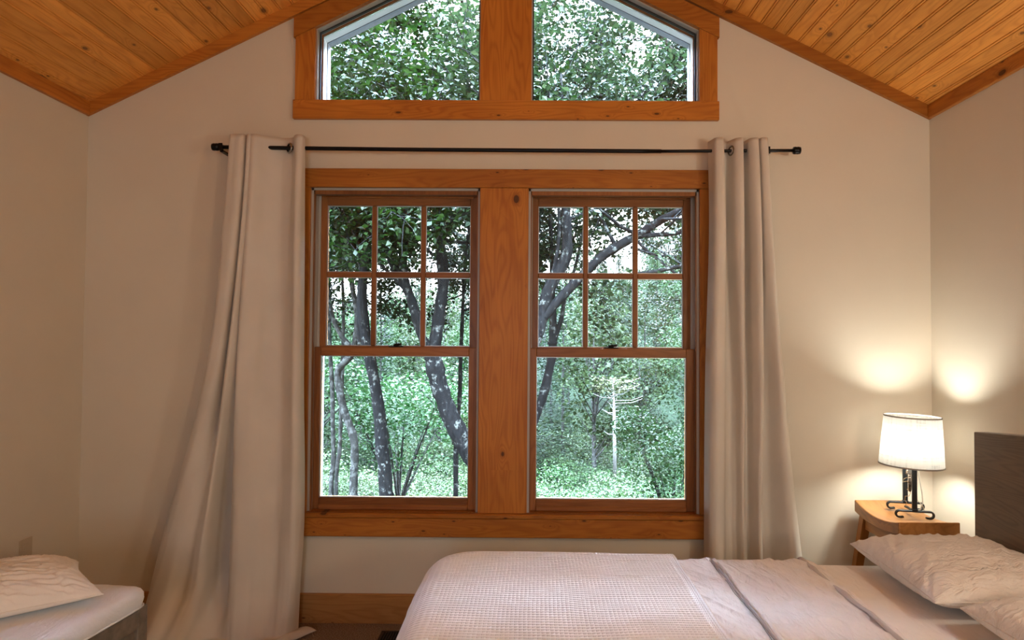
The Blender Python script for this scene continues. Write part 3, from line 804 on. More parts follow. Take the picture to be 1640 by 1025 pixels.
# duvet
def dv(x, y):
    k = .011 + nfield(x, y, 5, 3.2, 11, 3)*.0032
    rid = 1-np.abs(nfield(x+.55*y, y-.5*x, 13, 2.6, 31))            # long soft creases running askew
    k = k + .020*np.clip(rid-.55, 0, 1)**1.4
    rid = 1-np.abs(nfield(x+.2*y, y+.3*x, 34, 9, 37))
    k = k + .010*np.clip(rid-.5, 0, 1)**1.5*(.5+.5*nfield(x, y, 5, 5, 41))
    k = k + np.where(x < .65, .0035*np.clip(1-np.abs(nfield(x*1.0, y+1.6*x, 9, 20, 43))-.4, 0, 1), 0)
    return k - np.where(x > 1.0, .0085*np.minimum(1, (x-1.0)/.045)**2, 0)
P = drape((.44, 1.045), (BY0-.36, BY1+.36), 260, 620, BC, BH, .10, .055, ZM, dv, off=.004, zmin=.12)
duv = cloth('duvet', M_duvet, P, th=.004, off=1)
tag(duv, 'sand coloured linen duvet folded between the waffle blanket and the pillows', 'duvet')
def band(xc, name, mat, wd, lift):
    P = drape((xc-wd/2, xc+wd/2), (BY0-.3, BY1+.3), 7, 420, BC, BH, .10, .055, ZM, lambda x, y: dv(x, y)+lift*(1-((x-xc)/(wd/2))**2)+.0035, off=.004, zmin=.12)
    cloth(name, mat, P, duv)
band(.664, 'piped_seam', fabric('grey_linen_piping', (.42, .38, .38)), .010, .006)
band(.680, 'piped_seam', M_duvet, .014, .005)
band(.655, 'stitching', M_stitch, .002, .0012)
band(1.006, 'duvet_hem', fabric('duvet_hem_linen', (.52, .46, .44)), .020, .006)
# waffle blanket : every cell is real relief
CX, CY = .0125, .0165
def waffle(x, y):
    yy = y + .004*nfield(x, y, 5, 3, 61); xx = x + .003*nfield(x, y, 3, 5, 67)
    rx = np.abs((xx/CX) % 1 - .5)*2; ry = np.abs((yy/CY) % 1 - .5)*2
    pit = np.clip(1-(rx/.74)**4, 0, 1)*np.clip(1-(ry/.64)**4, 0, 1)
    row = .0010*np.cos(2*math.pi*yy/CY)
    k = .024 - .0140*pit*np.clip((.505-x)/.01, 0, 1) + row
    k = k + np.where(x > .505, .0015*np.sin(x*2*math.pi/.008), 0)
    k = k + nfield(x, y, 3.2, 2.2, 21, 2)*.0045 + .0035*np.clip(1-np.abs(nfield(x*.6+.1*y, y, 3, 9, 71)), 0, 1)**3
    return k + .010*np.maximum(0, 1-(x-BX0)/.5)
P = drape((BX0-.30, .53), (1.55, BY1+.22), 680, 860, BC, BH, .105, .058, ZM, waffle, off=.004, zmin=.10)
blk = cloth('waffle_blanket', M_blanket, P, th=.005, off=-1)
tag(blk, 'off-white waffle weave blanket covering the foot end of the bed', 'blanket')
P2 = drape((BX0-.30, .53), (BY0-.25, 1.5515), 90, 70, BC, BH, .105, .058, ZM, lambda x, y: .022+0*x, off=.004, zmin=.10)
cloth('waffle_panel', M_blanket, P2, blk, th=.005, off=-1)
P = drape((.524, .533), (BY0-.25, BY1+.20), 4, 420, BC, BH, .105, .058, ZM, lambda x, y: .026+nfield(x, y, 3.2, 2.2, 21, 2)*.0045, off=.004, zmin=.1)
cloth('bound_hem', fabric('blanket_hem', (.66, .58, .50)), P, blk)

def pillow(name, label, L_, W_, H_, loc, rot, mat, cat='pillow', rim=.42, n=80, pinch=.055, seed=0, pleat=None, flange=.0, group=None):
    """loc = centre of the underside"""
    us = np.sin(np.linspace(-math.pi/2, math.pi/2, n)); vs = np.sin(np.linspace(-math.pi/2, math.pi/2, n))
    out = []
    for side in (1, -1):
        P = np.zeros((n, n, 3))
        for i, u in enumerate(us):
            for j, v in enumerate(vs):
                x = L_/2*u*(1-pinch*.6*(1-abs(v)**1.6)*abs(u)**2); y = W_/2*v*(1-pinch*(1-abs(u)**1.6)*abs(v)**2)
                e = max(0, (1-abs(u)**2.4))**.42*max(0, (1-abs(v)**2.4))**.42
                h = H_*e
                h *= 1+.10*mn.noise(Vector((u*1.6+seed, v*1.6, seed)))
                edge = min(1, e*3)*(1)
                cr = abs(mn.noise(Vector((u*3.0+seed+v*2, v*9+u*4, 2.2+seed))))
                h += edge*(-.022*cr**.7*H_/.15) * (1 if side > 0 else .3)
                rad = math.hypot(u, v); 
                wrk = math.sin(math.atan2(v, u)*26+seed+2*mn.noise(Vector((u*3, v*3, seed))))*.0008*max(0, rad-.5)*min(1, e*6)
                h += wrk
                if pleat and side > 0: h += pleat(x, y)*min(1, e*2.5)
                z = (H_*rim)+h*(1-rim) if side > 0 else max(0.0, H_*rim-h*rim)
                P[i, j] = (x, y, z)
        out.append(P)
    w = MB(); w.grid(out[0], 0, True); w.grid(out[1], 0, True, flip=True)
    o = w.build(name, mat); o.location = loc; o.rotation_euler = rot
    mm = o.modifiers.new('weld', 'WELD'); mm.merge_threshold = .0004
    # piped edge seam
    A = out[0]; rim = [A[i, 0] for i in range(n)] + [A[n-1, j] for j in range(1, n)] + [A[i, n-1] for i in range(n-2, -1, -1)] + [A[0, j] for j in range(n-2, 0, -1)]
    w = MB(); rim.append(rim[0]); w.tube([tuple(p) for p in rim], .0028, 6, caps=False); w.build('edge_seam', mat, o)
    tag(o, label, cat, group)
    return o
zb = ZM+.004
pillow('pillow', 'rumpled sand linen pillow farthest up the bed, nearest the lamp stool', .57, .49, .160, (1.432, 2.292, zb), (0, 0, math.pi/2-.03), M_pillow, seed=1.3)
pillow('pillow', 'sand linen pillow cut off by the lower right corner of the photo', .66, .46, .165, (1.46, 1.645, zb), (0, 0, math.pi/2+.02), M_pillow, seed=6.1)

# ---------------- stool
t = tag(empty('saddle_stool', (1.648, 3.05, 0)), 'honey brown wooden saddle stool used as a bedside table', 'stool')
w = MB(); hx, hy = .127, .197; nyy = 26
ys = np.linspace(-hy, hy, nyy)
def sad(y): return .588 + .030*(abs(y)/hy)**2.0
prof = [(y, sad(y)) for y in ys]
bot = [(y, .588-.038+.022*(abs(y)/hy)**2.0 - .008) for y in ys]
# seat: extrude along x the saddle profile in (y,z)
w.prism([(y, z) for y, z in bot] + [(y, z) for y, z in prof[::-1]], -hx, hx, .2, axis='X')
seat = w.build('seat', M_stool, t)
bm_ = seat.modifiers.new('bevel', 'BEVEL'); bm_.width = .005; bm_.segments = 2; bm_.limit_method = 'ANGLE'; bm_.angle_limit = .8
for sx in (-1, 1):
    for sy in (-1, 1):
        w = MB()
        top_ = Vector((sx*(hx-.032), sy*(hy-.045), .555)); bt = Vector((sx*(hx+.025), sy*(hy+.025), 0))
        vs = []
        for c, hw in ((bt, .017), (top_, .019)):
            vs += [(c.x-hw, c.y-hw, c.z), (c.x+hw, c.y-hw, c.z), (c.x+hw, c.y+hw, c.z), (c.x-hw, c.y+hw, c.z)]
        w.add(vs, [(3,2,1,0), (4,5,6,7), (0,1,5,4), (1,2,6,5), (2,3,7,6), (3,0,4,7)], rnd.random())
        w.build('leg', M_stool_z, t)
for sx in (-1, 1):
    w = MB(); w.box((sx*(hx-.03)-.009, -hy+.06, .495), (sx*(hx-.03)+.009, hy-.06, .553), bev=.002); w.build('apron', M_stool, t)
    w = MB(); w.box((sx*(hx+.005)-.009, -hy-.004, .20), (sx*(hx+.005)+.009, hy+.004, .235), bev=.002); w.build('stretcher', M_stool, t)
for sy in (-1, 1):
    w = MB(); w.box((-hx+.035, sy*(hy-.042)-.009, .50), (hx-.035, sy*(hy-.042)+.009, .556), bev=.002); w.build('apron', M_stool, t)

# ---------------- bedside lamp
lx, ly, lz = 1.683, 3.065, .592
t = tag(empty('table_lamp', (lx, ly, lz), -.22), 'lit table lamp with white linen drum shade and iron scroll base on the stool', 'lamp')
def foot_path(y, wid, zc):
    pts = []
    r_ = .014
    for s_ in (-1, 1):
        seg = []
        cx = s_*(wid/2-r_)
        for a_ in np.linspace(-90, 180-20, 14):
            a = math.radians(a_)
            seg.append((cx + s_*r_*math.cos(a)*1.0, y, zc - r_ + r_*math.sin(a)))
        # arc from underside tip outward and up to the bar
        seg = [(cx - s_*.016, y, zc-2*r_+.002), (cx-s_*.006, y, zc-2*r_)] + [(cx + s_*r_*math.cos(math.radians(a_)), y, zc-r_+r_*math.sin(math.radians(a_))) for a_ in np.linspace(-90, 90, 10)]
        pts.append(seg)
    return pts[0] + pts[1][::-1]
for y, zo in ((-.065, .0), (.065, .008)):
    zc = .034+zo
    w = MB(); w.tube(foot_path(y, .150, zc), .0042, 8); 
    p_ = foot_path(y, .150, zc)
    # flat strap: widen in y by three parallel tubes
    for dy in (-.005, .005): w.tube([(a_, b2+dy, c_) for a_, b2, c_ in p_], .0042, 8)
    w.build('scroll_foot', M_iron, t)
    w = MB(); w.box((-.010, y-.006, zc), (.010, y+.006, .245), .1, bev=.0015); w.box((-.012, y-.010, zc+.001), (.012, y+.010, zc+.010), .1, bev=.002)
    w.build('upright', M_iron, t)
w = MB(); w.box((-.006, -.062, .026), (.006, .062, .033), .1, M=Matrix.Rotation(-.06, 4, 'X'), bev=.001)
w.build('cross_bar', M_iron, t)
w = MB(); w.box((-.008, -.06, .236), (.008, .06, .246), .1, bev=.001); w.tube([(0, 0, .24), (0, 0, .270)], .014, 14); w.build('top_bar', M_iron, t)
w = MB(); w.box((-.012, -.012, .185), (.012, .012, .236), bev=.002); w.build('socket', plain('lamp_socket', (.5, .48, .44), .4, metal=.4), t)
# gear disc and bent wire between the uprights
w = MB(); Mg = Matrix.Translation((.0, -.005, .145)) @ Matrix.Rotation(math.pi/2, 4, 'Y') @ Matrix.Rotation(.35, 4, 'X')
pr = [(.0, .006), (.010, .006), (.011, .011), (.020, .011), (.022, .005), (.034, .005), (.035, .0), (.034, -.005), (.0, -.005)]
w.lathe(pr, seg=32, M=Mg)
for k in range(16):
    a_ = 2*math.pi*k/16
    w.box((.033, -.003, -.004), (.039, .003, .004), M=Mg @ Matrix.Rotation(a_, 4, 'Z'))
w.build('gear_disc', M_rust, t)
w = MB(); w.tube([(-.012, -.02, .205), (-.022, -.02, .19), (-.008, -.02, .175), (-.028, -.02, .165), (-.034, -.02, .15), (-.014, -.02, .155), (-.006, -.02, .13), (-.016, -.02, .118), (-.002, -.02, .105), (-.008, -.02, .09), (-.024, -.02, .088), (-.026, -.02, .07), (-.018, -.02, .06), (-.024, -.02, .045)], .0016, 6)
w.build('bent_wire', plain('brass_wire', (.5, .36, .2), .35, metal=.9), t)
w = MB(); w.tube([(.016, .0, .25), (.034, .0, .22), (.040, .0, .16), (.050, .0, .10), (.052, .0, .055), (.045, .01, .025), (.02, .03, .014), (.05, .05, .012), (.075, .09, .014)], .0022, 8)
w.tube([(.012, -.01, .10), (.03, -.01, .07), (.05, -.01, .045), (.058, -.005, .022), (.04, 0, .013), (.02, .01, .012)], .0018, 8)
w.build('power_cord', M_cord, t)
# shade
w = MB(); rb, rt, z0, z1 = .131, .115, .225, .440
Ms = Matrix.Rotation(.03, 4, 'Y')
w.lathe([(rb, z0), (rb-(rb-rt)*.5, (z0+z1)/2), (rt, z1)], seg=56, M=Ms)
sh = w.build('lamp_shade', M_shade, t); solid(sh, .0016, -1)
M_bind = plain('shade_binding', (.35, .33, .3), .8)
for rr, z in ((rb, z0), (rt, z1)):
    w = MB(); w.lathe([(rr-.0022, z-.003), (rr+.0014, z-.003), (rr+.0014, z+.003), (rr-.0022, z+.003), (rr-.0022, z-.003)], seg=56, M=Ms); w.build('shade_trim', M_bind, sh)

w = MB()
for k in range(3):
    a_ = 2*math.pi*k/3+.4
    w.tube([Ms @ Vector((.013*math.cos(a_), .013*math.sin(a_), .25)), Ms @ Vector((rb*.985*math.cos(a_), rb*.985*math.sin(a_), .247))], .0013, 6)
w.build('shade_spider', M_iron, t)
w = MB(); w.lathe([(.0, .268), (.014, .270), (.022, .279), (.040, .302), (.046, .328), (.040, .354), (.022, .370), (.0, .374)], seg=20)
bulb_m, nt, b = mat_new('frosted_bulb'); b.inputs['Emission Color'].default_value = (1, .98, .86, 1); b.inputs['Emission Strength'].default_value = BULB
b.inputs['Transmission Weight'].default_value = 0
w.build('bulb', bulb_m, t)
# ---------------- daybed
t = tag(empty('daybed', (-1.353, 2.415, 0), 0), 'low dark-framed daybed along the left wall', 'daybed')
t.rotation_euler.z = math.radians(6.0) * -1
DW, DL = .66, 1.9
def dput(w, name, mat): return w.build(name, mat, t)
w = MB(); w.box((-.045, -DL, .355), (-.0, 0, .42), .3, bev=.003)
dput(w, 'side_rail', M_daybed)
w = MB(); w.box((-DW, -DL, .355), (-DW+.045, 0, .42), .3, bev=.003); dput(w, 'side_rail', M_daybed)
for y in (-.045, -DL):
    w = MB(); w.box((-DW+.045, y, .355), (-.045, y+.045, .42), .3, bev=.003); dput(w, 'end_rail', M_daybed)
for x in (-.048, -DW):
    for y in (-.048, -DL):
        w = MB(); w.box((x-.001, y-.001, 0), (x+.049, y+.049, .425), .3, bev=.003); dput(w, 'leg', M_daybed)
w = MB(); w.box((-DW+.045, -DL+.045, .365), (-.045, -.045, .385), .3); dput(w, 'slat_base', M_daybed)
# lower stretcher panel
w = MB(); w.box((-.035, -DL+.05, .31), (-.012, -.05, .354), .3, bev=.002); dput(w, 'lower_rail', M_daybed)
# cushion : rounded slab with a piped, puckered lower edge
def slab(x0, x1, y0, y1, z0, z1, n=90, m=150):
    P = []
    prof = []
    cx, cy = (x0+x1)/2, (y0+y1)/2; hx_, hy_ = (x1-x0)/2, (y1-y0)/2
    R = .05
    # vertical profile from bottom centre to top centre as insets
    H_ = z1-z0
    rings_ = [(-.0, 0.0)] 
    K = 320
    def outline(inset, k):
        # rounded rectangle perimeter point
        a_ = 2*math.pi*k/K; c_, s_ = math.cos(a_), math.sin(a_)
        e = 34
        rr = (abs(c_)**e + abs(s_)**e)**(-1/e)
        return cx + (hx_-inset)*c_*rr, cy + (hy_-inset)*s_*rr
    prof = [(.30, 0), (.012, 0), (.002, .006), (-.003, .016), (-.006, .034), (-.004, .056), (.003, .072), (.012, .079), (.04, .083), (.12, .086), (.33, .087)]
    vs = []; fs = []
    for pi_, (ins, zz_) in enumerate(prof):
        for k in range(K):
            ins2 = ins + (.004*mn.noise(Vector((k*.35, zz_*20, 1))) if 0 < pi_ < 8 else 0) + (.003*math.sin(k*1.9)*(1 if 1 < pi_ < 5 else 0))
            x, y = outline(min(ins2, hx_-.002), k)
            vs.append((x, y, z0+zz_*H_/.086 + (.002*mn.noise(Vector((x*5, y*5, 2))) if pi_ > 6 else 0)))
    for i in range(len(prof)-1):
        for k in range(K):
            k2 = (k+1) % K; fs.append((i*K+k, i*K+k2, (i+1)*K+k2, (i+1)*K+k))
    fs.append(tuple(range(K-1, -1, -1))); fs.append(tuple((len(prof)-1)*K+k for k in range(K)))
    return vs, fs, [(outline(-.003, k)[0], outline(-.003, k)[1], z0+.010) for k in range(K+1)]
Tm = Matrix.Translation((-1.353, 2.415, 0)) @ Matrix.Rotation(math.radians(-6), 4, 'Z')
vs, fs, rim = slab(-DW+.015, .014, -DL+.02, -.022, 0, .078)
cu = MB(); cu.add([(p[0]+.33, p[1]+.95, p[2]) for p in vs], fs, 0, True)
cu = cu.build('seat_cushion', M_white); cu.matrix_world = Tm @ Matrix.Translation((-.33, -.95, .4255))
w = MB(); w.tube([(p[0]+.33, p[1]+.95, p[2]) for p in rim], .0035, 6, caps=False); w.build('piping', M_white, cu)
tag(cu, 'white piped seat cushion lying on the daybed frame', 'cushion')
def pleats(x, y):
    k = math.sin(y*260+2.4*math.sin(x*42)+1.2*math.sin(x*90+y*30))
    return .0032*k
pillow('throw_pillow', 'ivory pillow with crinkled pleats lying on the daybed cushion', .66, .42, .135, (-1.76, 2.125, .503), (0, 0, math.radians(43)), M_white2, seed=9.7, pleat=pleats, n=150, pinch=.13, rim=.27)

# ------------------------------------------------------------------ outdoors
R2 = random.Random(11)
def ground(x, y):
    t_ = y-3.6
    if y < 34: z = -1.6 - .19*t_ - 1.2*math.sin(min(1, max(0, t_/30))*math.pi)*.6
    else:
        z0 = -1.6-.19*30.4
        z = z0 + (y-34)*.02 + max(0, y-42)**1.12*.080
    ridge = 1+ .06*math.sin(x*.05+1)+.05*math.sin(x*.021)
    if y > 42: z = -7.2 + (z+7.2)*ridge + .0016*x*max(0, y-42)
    return z + .35*mn.noise(Vector((x*.12, y*.12, 0)))*min(1, y/10)
w = MB(); ny_, nx_ = 80, 70; P = np.zeros((ny_, nx_, 3))
for i, tt in enumerate(np.linspace(0, 1, ny_)):
    y = 3.6 + 146*tt**1.6
    for j, u in enumerate(np.linspace(-1, 1, nx_)):
        x = u*(12+.95*y); P[i, j] = (x, y, ground(x, y))
w.grid(P, 0, True, flip=True); tag(w.build('hillside_ground', M_ground), kind='structure')

def leafquad(vs, fs, rs, c, size, r, rr, droop=0.0):
    """one folded pointed leaf"""
    a = Vector((r.gauss(0, 1), r.gauss(0, 1), r.gauss(0, .6)-droop)).normalized()
    nrm = Vector((r.gauss(0, .6), r.gauss(0, .6), 1)).normalized()
    b = a.cross(nrm)
    if b.length < 1e-3: b = a.orthogonal()
    b.normalize(); up = b.cross(a)
    L_ = size; W_ = size*.34
    n = len(vs)
    vs += [c, c+a*L_*.45+b*W_+up*W_*.25, c+a*L_, c+a*L_*.45-b*W_+up*W_*.25, c+a*L_*.5]
    fs += [(n, n+4, n+1), (n+4, n+2, n+1), (n, n+3, n+4), (n+4, n+3, n+2)]
    rs += [rr]*5
def near_tree(label, trunks, barkm, leafm, zleaf=2.3, leaf=.064, dens=1.0, seed=0, twigl=.8, cat='tree', group='near trees outside the window'):
    r = random.Random(seed)
    base = Vector(trunks[0][0][0]); g = Vector((base.x, base.y, ground(base.x, base.y)))
    t = tag(empty('broadleaf_tree', g), label, cat)
    T = Matrix.Translation(-g)
    w = MB(); vs = []; fs = []; rs = []; tips = []
    def grow(p, d, L_, rad, lvl):
        pts = [p]; n = 5
        for k in range(n):
            d = (d + Vector((r.gauss(0, .16), r.gauss(0, .16), r.gauss(0, .12)+.04))).normalized()
            pts.append(pts[-1]+d*L_/n)
        w.tube(pts, [max(.0025, rad*(1-.75*k/n)) for k in range(n+1)], 5 if rad > .012 else 4, caps=False)
        if lvl > 0:
            for k in range(2, n+1):
                for q in range(1 if k < n else 2):
                    dd = (d + Vector((r.gauss(0, .7), r.gauss(0, .7), r.gauss(0, .5)))).normalized()
                    grow(pts[k], dd, L_*r.uniform(.45, .7), rad*.5, lvl-1)
        if lvl <= 1:
            for k in range(1, n+1):
                for q in range(int(2*dens + r.random()) if lvl else int(3*dens+r.random())):
                    c = pts[k] + Vector((r.gauss(0, .07), r.gauss(0, .07), r.gauss(0, .06)))
                    leafquad(vs, fs, rs, c, leaf*r.uniform(.6, 1.25), r, r.random(), .3)
    for poly, leafy in trunks:
        pts = [Vector(p[:3]) for p in poly]; rad = [p[3] for p in poly]
        # densify with a spline
        out = []; ro = []
        n = len(pts)
        for i in range(n-1):
            p0 = pts[max(i-1, 0)]; p1 = pts[i]; p2 = pts[i+1]; p3 = pts[min(i+2, n-1)]
            for k in range(5):
                s_ = k/5
                out.append(.5*((2*p1)+(-p0+p2)*s_+(2*p0-5*p1+4*p2-p3)*s_**2+(-p0+3*p1-3*p2+p3)*s_**3)); ro.append((rad[i]*(1-s_)+rad[i+1]*s_)*(1+.06*r.gauss(0, 1)))
        out.append(pts[-1]); ro.append(rad[-1])
        w.tube(out, ro, 14, caps=True)
        if leafy:
            L_ = 0
            for i in range(1, len(out)):
                L_ += (out[i]-out[i-1]).length
                if out[i].z > zleaf and L_ > .16/leafy:
                    L_ = 0
                    d = Vector((r.gauss(0, 1), r.gauss(0, .8), r.gauss(.35, .5))).normalized()
                    grow(out[i], d, twigl*r.uniform(.5, 1.3), min(.022, ro[i]*.5), 2)
    o = w.build('trunk', barkm, t); o.matrix_parent_inverse = T
    if vs:
        f = MB(); f.add(vs, fs, 0, False); f.r = rs
        o = f.build('foliage', leafm, t); o.matrix_parent_inverse = T
    return t
def tp(Y, pts, up=None, down=True):
    """polyline read off the picture at distance Y: (px, py, halfwidth_px)"""
    out = []
    for q in pts:
        dY = q[3] if len(q) > 3 else 0
        p = at(q[0], q[1], Y+dY); out.append((p.x, p.y, p.z, q[2]*(Y+dY)/F))
    if down:
        p = out[0]; gz = ground(p[0], p[1])-.1
        if p[2] > gz+.1: out = [(p[0]+.03, p[1], gz, p[3]*1.15)] + out
    if up:
        p = out[-1]; q = out[-2]
        d = Vector((p[0]-q[0], p[1]-q[1], p[2]-q[2])).normalized()
        d = (d + Vector((up[0], up[1], 1.0))).normalized()
        for k in range(1, 5):
            out.append((p[0]+d.x*up[2]*k/4, p[1]+d.y*up[2]*k/4+.1*k, p[2]+d.z*up[2]*k/4, p[3]*(1-.2*k)))
    return out
near_tree('dark upright lichen-spotted trunk in the middle of the left window', [
    (tp(7.2, [(618,800,10.5),(612,720,10.5),(606,650,10),(592,570,9.5),(583,520,9),(580,460,8.5),(586,400,8),(590,335,7.5)], (-.1, .2, 1.5)), 1.0),
    (tp(7.2, [(577,555,4),(574,500,4),(577,440,3.5),(574,380,3)], (-.25, .1, 1.6), down=False), .9)], M_bark, M_leaf, zleaf=2.0, seed=3)
near_tree('thick pale-spotted trunk leaning left and forking in two behind the left window', [
    (tp(6.6, [(775,800,17),(748,722,14.5),(722,668,14),(704,620,14),(695,580,13.5),(690,562,12)]), 0),
    (tp(6.6, [(693,575,10),(697,548,10),(704,500,9.5),(710,450,9),(706,400,8),(704,360,7.5),(696,325,6.5)], (-.2, .3, 1.5), down=False), 1.0),
    (tp(6.6, [(706,385,6),(722,360,5.5),(740,340,5),(760,318,4.5)], (.5, .2, 1.5), down=False), 1.0),
    (tp(6.6, [(692,568,8),(676,540,7.5),(662,490,7.5),(648,450,8),(645,410,7.5),(650,360,7),(652,320,6)], (.05, .3, 1.4), down=False), 1.0),
    (tp(6.6, [(650,460,5),(635,440,4.5),(622,410,4),(612,370,4),(606,330,3.5)], (-.35, .1, 1.5), down=False), .9),
    (tp(6.6, [(655,470,3.5),(640,455,3),(616,430,2.5),(596,405,2)], None, down=False), .6)], M_bark, M_leaf, zleaf=1.95, seed=8)
near_tree('crooked pale grey trunk bending beside the dark trunk in the left window', [
    (tp(7.9, [(566,800,6.5),(568,740,6.5),(566,700,6.5),(552,660,6),(543,620,6),(541,595,5.5),(552,580,6),(563,568,6)]), 0),
    (tp(7.9, [(563,570,5.5),(557,552,5),(545,535,4),(532,505,3.5),(526,470,3)], (-.3, .1, 2.2), down=False), .9),
    (tp(7.9, [(562,570,5),(570,540,5),(572,500,4.5),(564,460,4),(560,410,3.5)], (-.1, .2, 1.7), down=False), .9)], M_bark2, M_leaf, zleaf=2.0, seed=15)
near_tree('slim pale stem at the far left edge of the left window', [
    (tp(8.2, [(530,800,4),(534,740,4),(533,680,3.5),(532,620,3.5),(529,570,3.2),(527,500,3),(526,440,2.6)], (-.05, .2, 1.8)), 1.0),
    (tp(8.2, [(538,790,3.5),(544,720,3.5),(546,660,3),(548,600,3),(550,500,2.6),(548,420,2.2)], (.05, .1, 1.8)), .9)], M_bark2, M_leaf, zleaf=1.7, seed=22)
near_tree('slender straight sapling by the right edge of the left window', [
    (tp(8.6, [(730,800,4),(731,700,3.6),(736,640,3.4),(738,570,3.2),(741,500,2.8),(744,430,2.4)], (.1, .1, 1.8)), 1.2)], M_bark, M_leaf, zleaf=1.6, seed=31, twigl=.7)
near_tree('dark many-branched tree arching across the right window', [
    (tp(6.8, [(800,800,9),(830,730,8),(852,680,7.5),(868,640,7),(878,600,7),(885,565,7),(885,548,8)]), 0),
    (tp(6.8, [(885,552,7),(886,520,6),(884,470,5),(885,440,4.5)], (-.1, .2, 1.5), down=False), 1.0),
    (tp(6.8, [(888,545,4.5),(899,510,3.6),(906,470,3),(918,440,2.6)], (.1, .2, 2.0), down=False), .8)], M_bark, M_leaf2, zleaf=2.25, seed=41)
near_tree('grey lichen-covered tree whose big limb sweeps right across the top of the right window', [
    (tp(6.2, [(790,640,11),(840,560,9),(862,520,8),(885,492,7.5),(912,462,7.5),(938,436,7.5),(965,410,7.5),(1000,388,7.5),(1022,376,7),(1060,352,6),(1100,330,5)], (.9, .0, 1.6)), .7),
    (tp(6.2, [(800,600,11),(850,560,9),(866,520,8.5),(876,470,9),(898,430,9.5),(908,400,9),(906,340,8)], (.0, .2, 1.5)), 1.0),
    (tp(6.2, [(1020,378,4.5),(1050,376,4),(1080,374,3.6),(1120,364,3)], None, down=False), .8),
    (tp(6.2, [(1018,384,2.6),(1040,405,2.4),(1066,425,2.2),(1090,445,1.8)], None, down=False), .3),
    (tp(6.2, [(1010,440,3.5),(1050,435,3.4),(1080,428,3),(1130,418,2.6)], None, down=False), .25),
    (tp(6.2, [(1010,395,2.2),(1050,408,2.2),(1090,412,2),(1130,425,1.8)], None, down=False), .25),
    (tp(6.2, [(875,470,4),(885,440,3.6),(893,400,3.2),(896,350,3)], (-.2, .2, 2.0), down=False), 1.0)], M_bark, M_leaf2, zleaf=2.2, seed=53)
# canopy trees a little farther, filling the upper panes
spots = [(-.42, 9.6), (-2.95, 8.7), (2.35, 8.5), (-4.1, 10.6), (3.6, 10.6), (-.65, 12.6), (-6.6, 11.8), (5.9, 11.6), (-4.9, 13.6), (4.1, 13.8)]
CAN = ['tall pale-leaved tree beyond the near trunks, high in the window panes']
protos = []
for k in range(3):
    x, y = spots[k]; gz = ground(x, y); tr_ = []
    tr_.append(([(x, y, gz-.1, .075), (x+.05, y, 1.5, .065), (x-.1, y+.1, 3.2, .055), (x+.1, y, 4.8, .04), (x, y, 6.2, .02)], 1.0))
    for q in range(7):
        a_ = q*6.283/7+k; z0 = 3.0+(q % 3)*.55; le = 1.9+.5*(q % 2)
        tr_.append(([(x, y, z0, .035), (x+le*.45*math.cos(a_), y+le*.35*math.sin(a_), z0+.7, .028), (x+le*math.cos(a_), y+le*.8*math.sin(a_), z0+1.5, .018)], .8))
    protos.append(near_tree(CAN[0], tr_, M_bark2, (M_leaf2, M_leaf, M_leaf2)[k], zleaf=3.25, leaf=.068, dens=1.5, seed=70+k, twigl=.85))
    protos[-1]['group'] = 'tall trees behind the near trunks'
for k, (x, y) in enumerate(spots[3:]):
    c = copy_tree(protos[k % 3]); c.location = (x, y, ground(x, y)); c.rotation_euler = (0, 0, 1.3*k+.5); s_ = 1+.08*math.sin(k*3)
    c.scale = (s_, s_, s_)

# shrubs
def shrub(name, label, cat, size, n, mat, seed, leaf=.07, stem=True, tall=1.0, group=None):
    r = random.Random(seed); t = tag(empty(name), label, cat, group)
    vs = []; fs = []; rs = []
    lobes = [(Vector((r.uniform(-.6, .6)*size, r.uniform(-.6, .6)*size, r.uniform(.35, .95)*size*tall)), r.uniform(.28, .48)*size) for _ in range(12)]
    for i in range(n):
        c, rr = lobes[i % 12]
        d = Vector((r.gauss(0, 1), r.gauss(0, 1), r.gauss(.25, 1))).normalized()*rr*r.uniform(.72, 1.05)
        leafquad(vs, fs, rs, c+d, leaf*r.uniform(.6, 1.3), r, min(1, max(0, r.gauss(.5, .28))))
    f = MB(); f.add(vs, fs, 0, False); f.r = rs; f.build('foliage', mat, t)
    w = MB()
    for c, rr in lobes: w.tube([(0, 0, -.2), tuple(c*.5), tuple(c)], [.02*size, .012*size, .005], 5, caps=False)
    w.build('stem', M_bark2, t)
    return t
G = 'shrubs growing on the slope'
sh0 = shrub('shrub', 'pale green leafy shrub on the slope below the windows', 'shrub', 1.5, 3200, M_bush, 1, group=G)
sh1 = shrub('shrub', 'pale green leafy shrub on the slope below the windows', 'shrub', 1.3, 2800, M_bush, 2, leaf=.085, group=G)
sh2 = shrub('shrub', 'pale green leafy shrub on the slope below the windows', 'shrub', 1.4, 3000, M_lime, 3, leaf=.06, group=G)
pr3 = [sh0, sh1, sh2]; k = 0
for row, (Y, n) in enumerate(((9.6, 8), (11.6, 9), (14, 10), (17, 12), (20.5, 13), (24.5, 14), (29, 15), (34, 15), (38, 15), (43, 16), (49, 17))):
    for i in range(n):
        u = (i+.5)/n*2-1 + R2.uniform(-.06, .06)
        x = u*(.42*Y+1.2)-.02*Y; y = Y+R2.uniform(-1, 1)*Y*.07
        o = pr3[k] if k < 3 else copy_tree(pr3[R2.choice((0, 0, 1, 1, 2))])
        s_ = R2.uniform(.65, 1.1)*(1+.02*Y)
        o.location = (x, y, ground(x, y)-.1); o.rotation_euler = (0, 0, R2.uniform(0, 6.28)); o.scale = (s_, s_, s_*R2.uniform(.8, 1.1)); k += 1
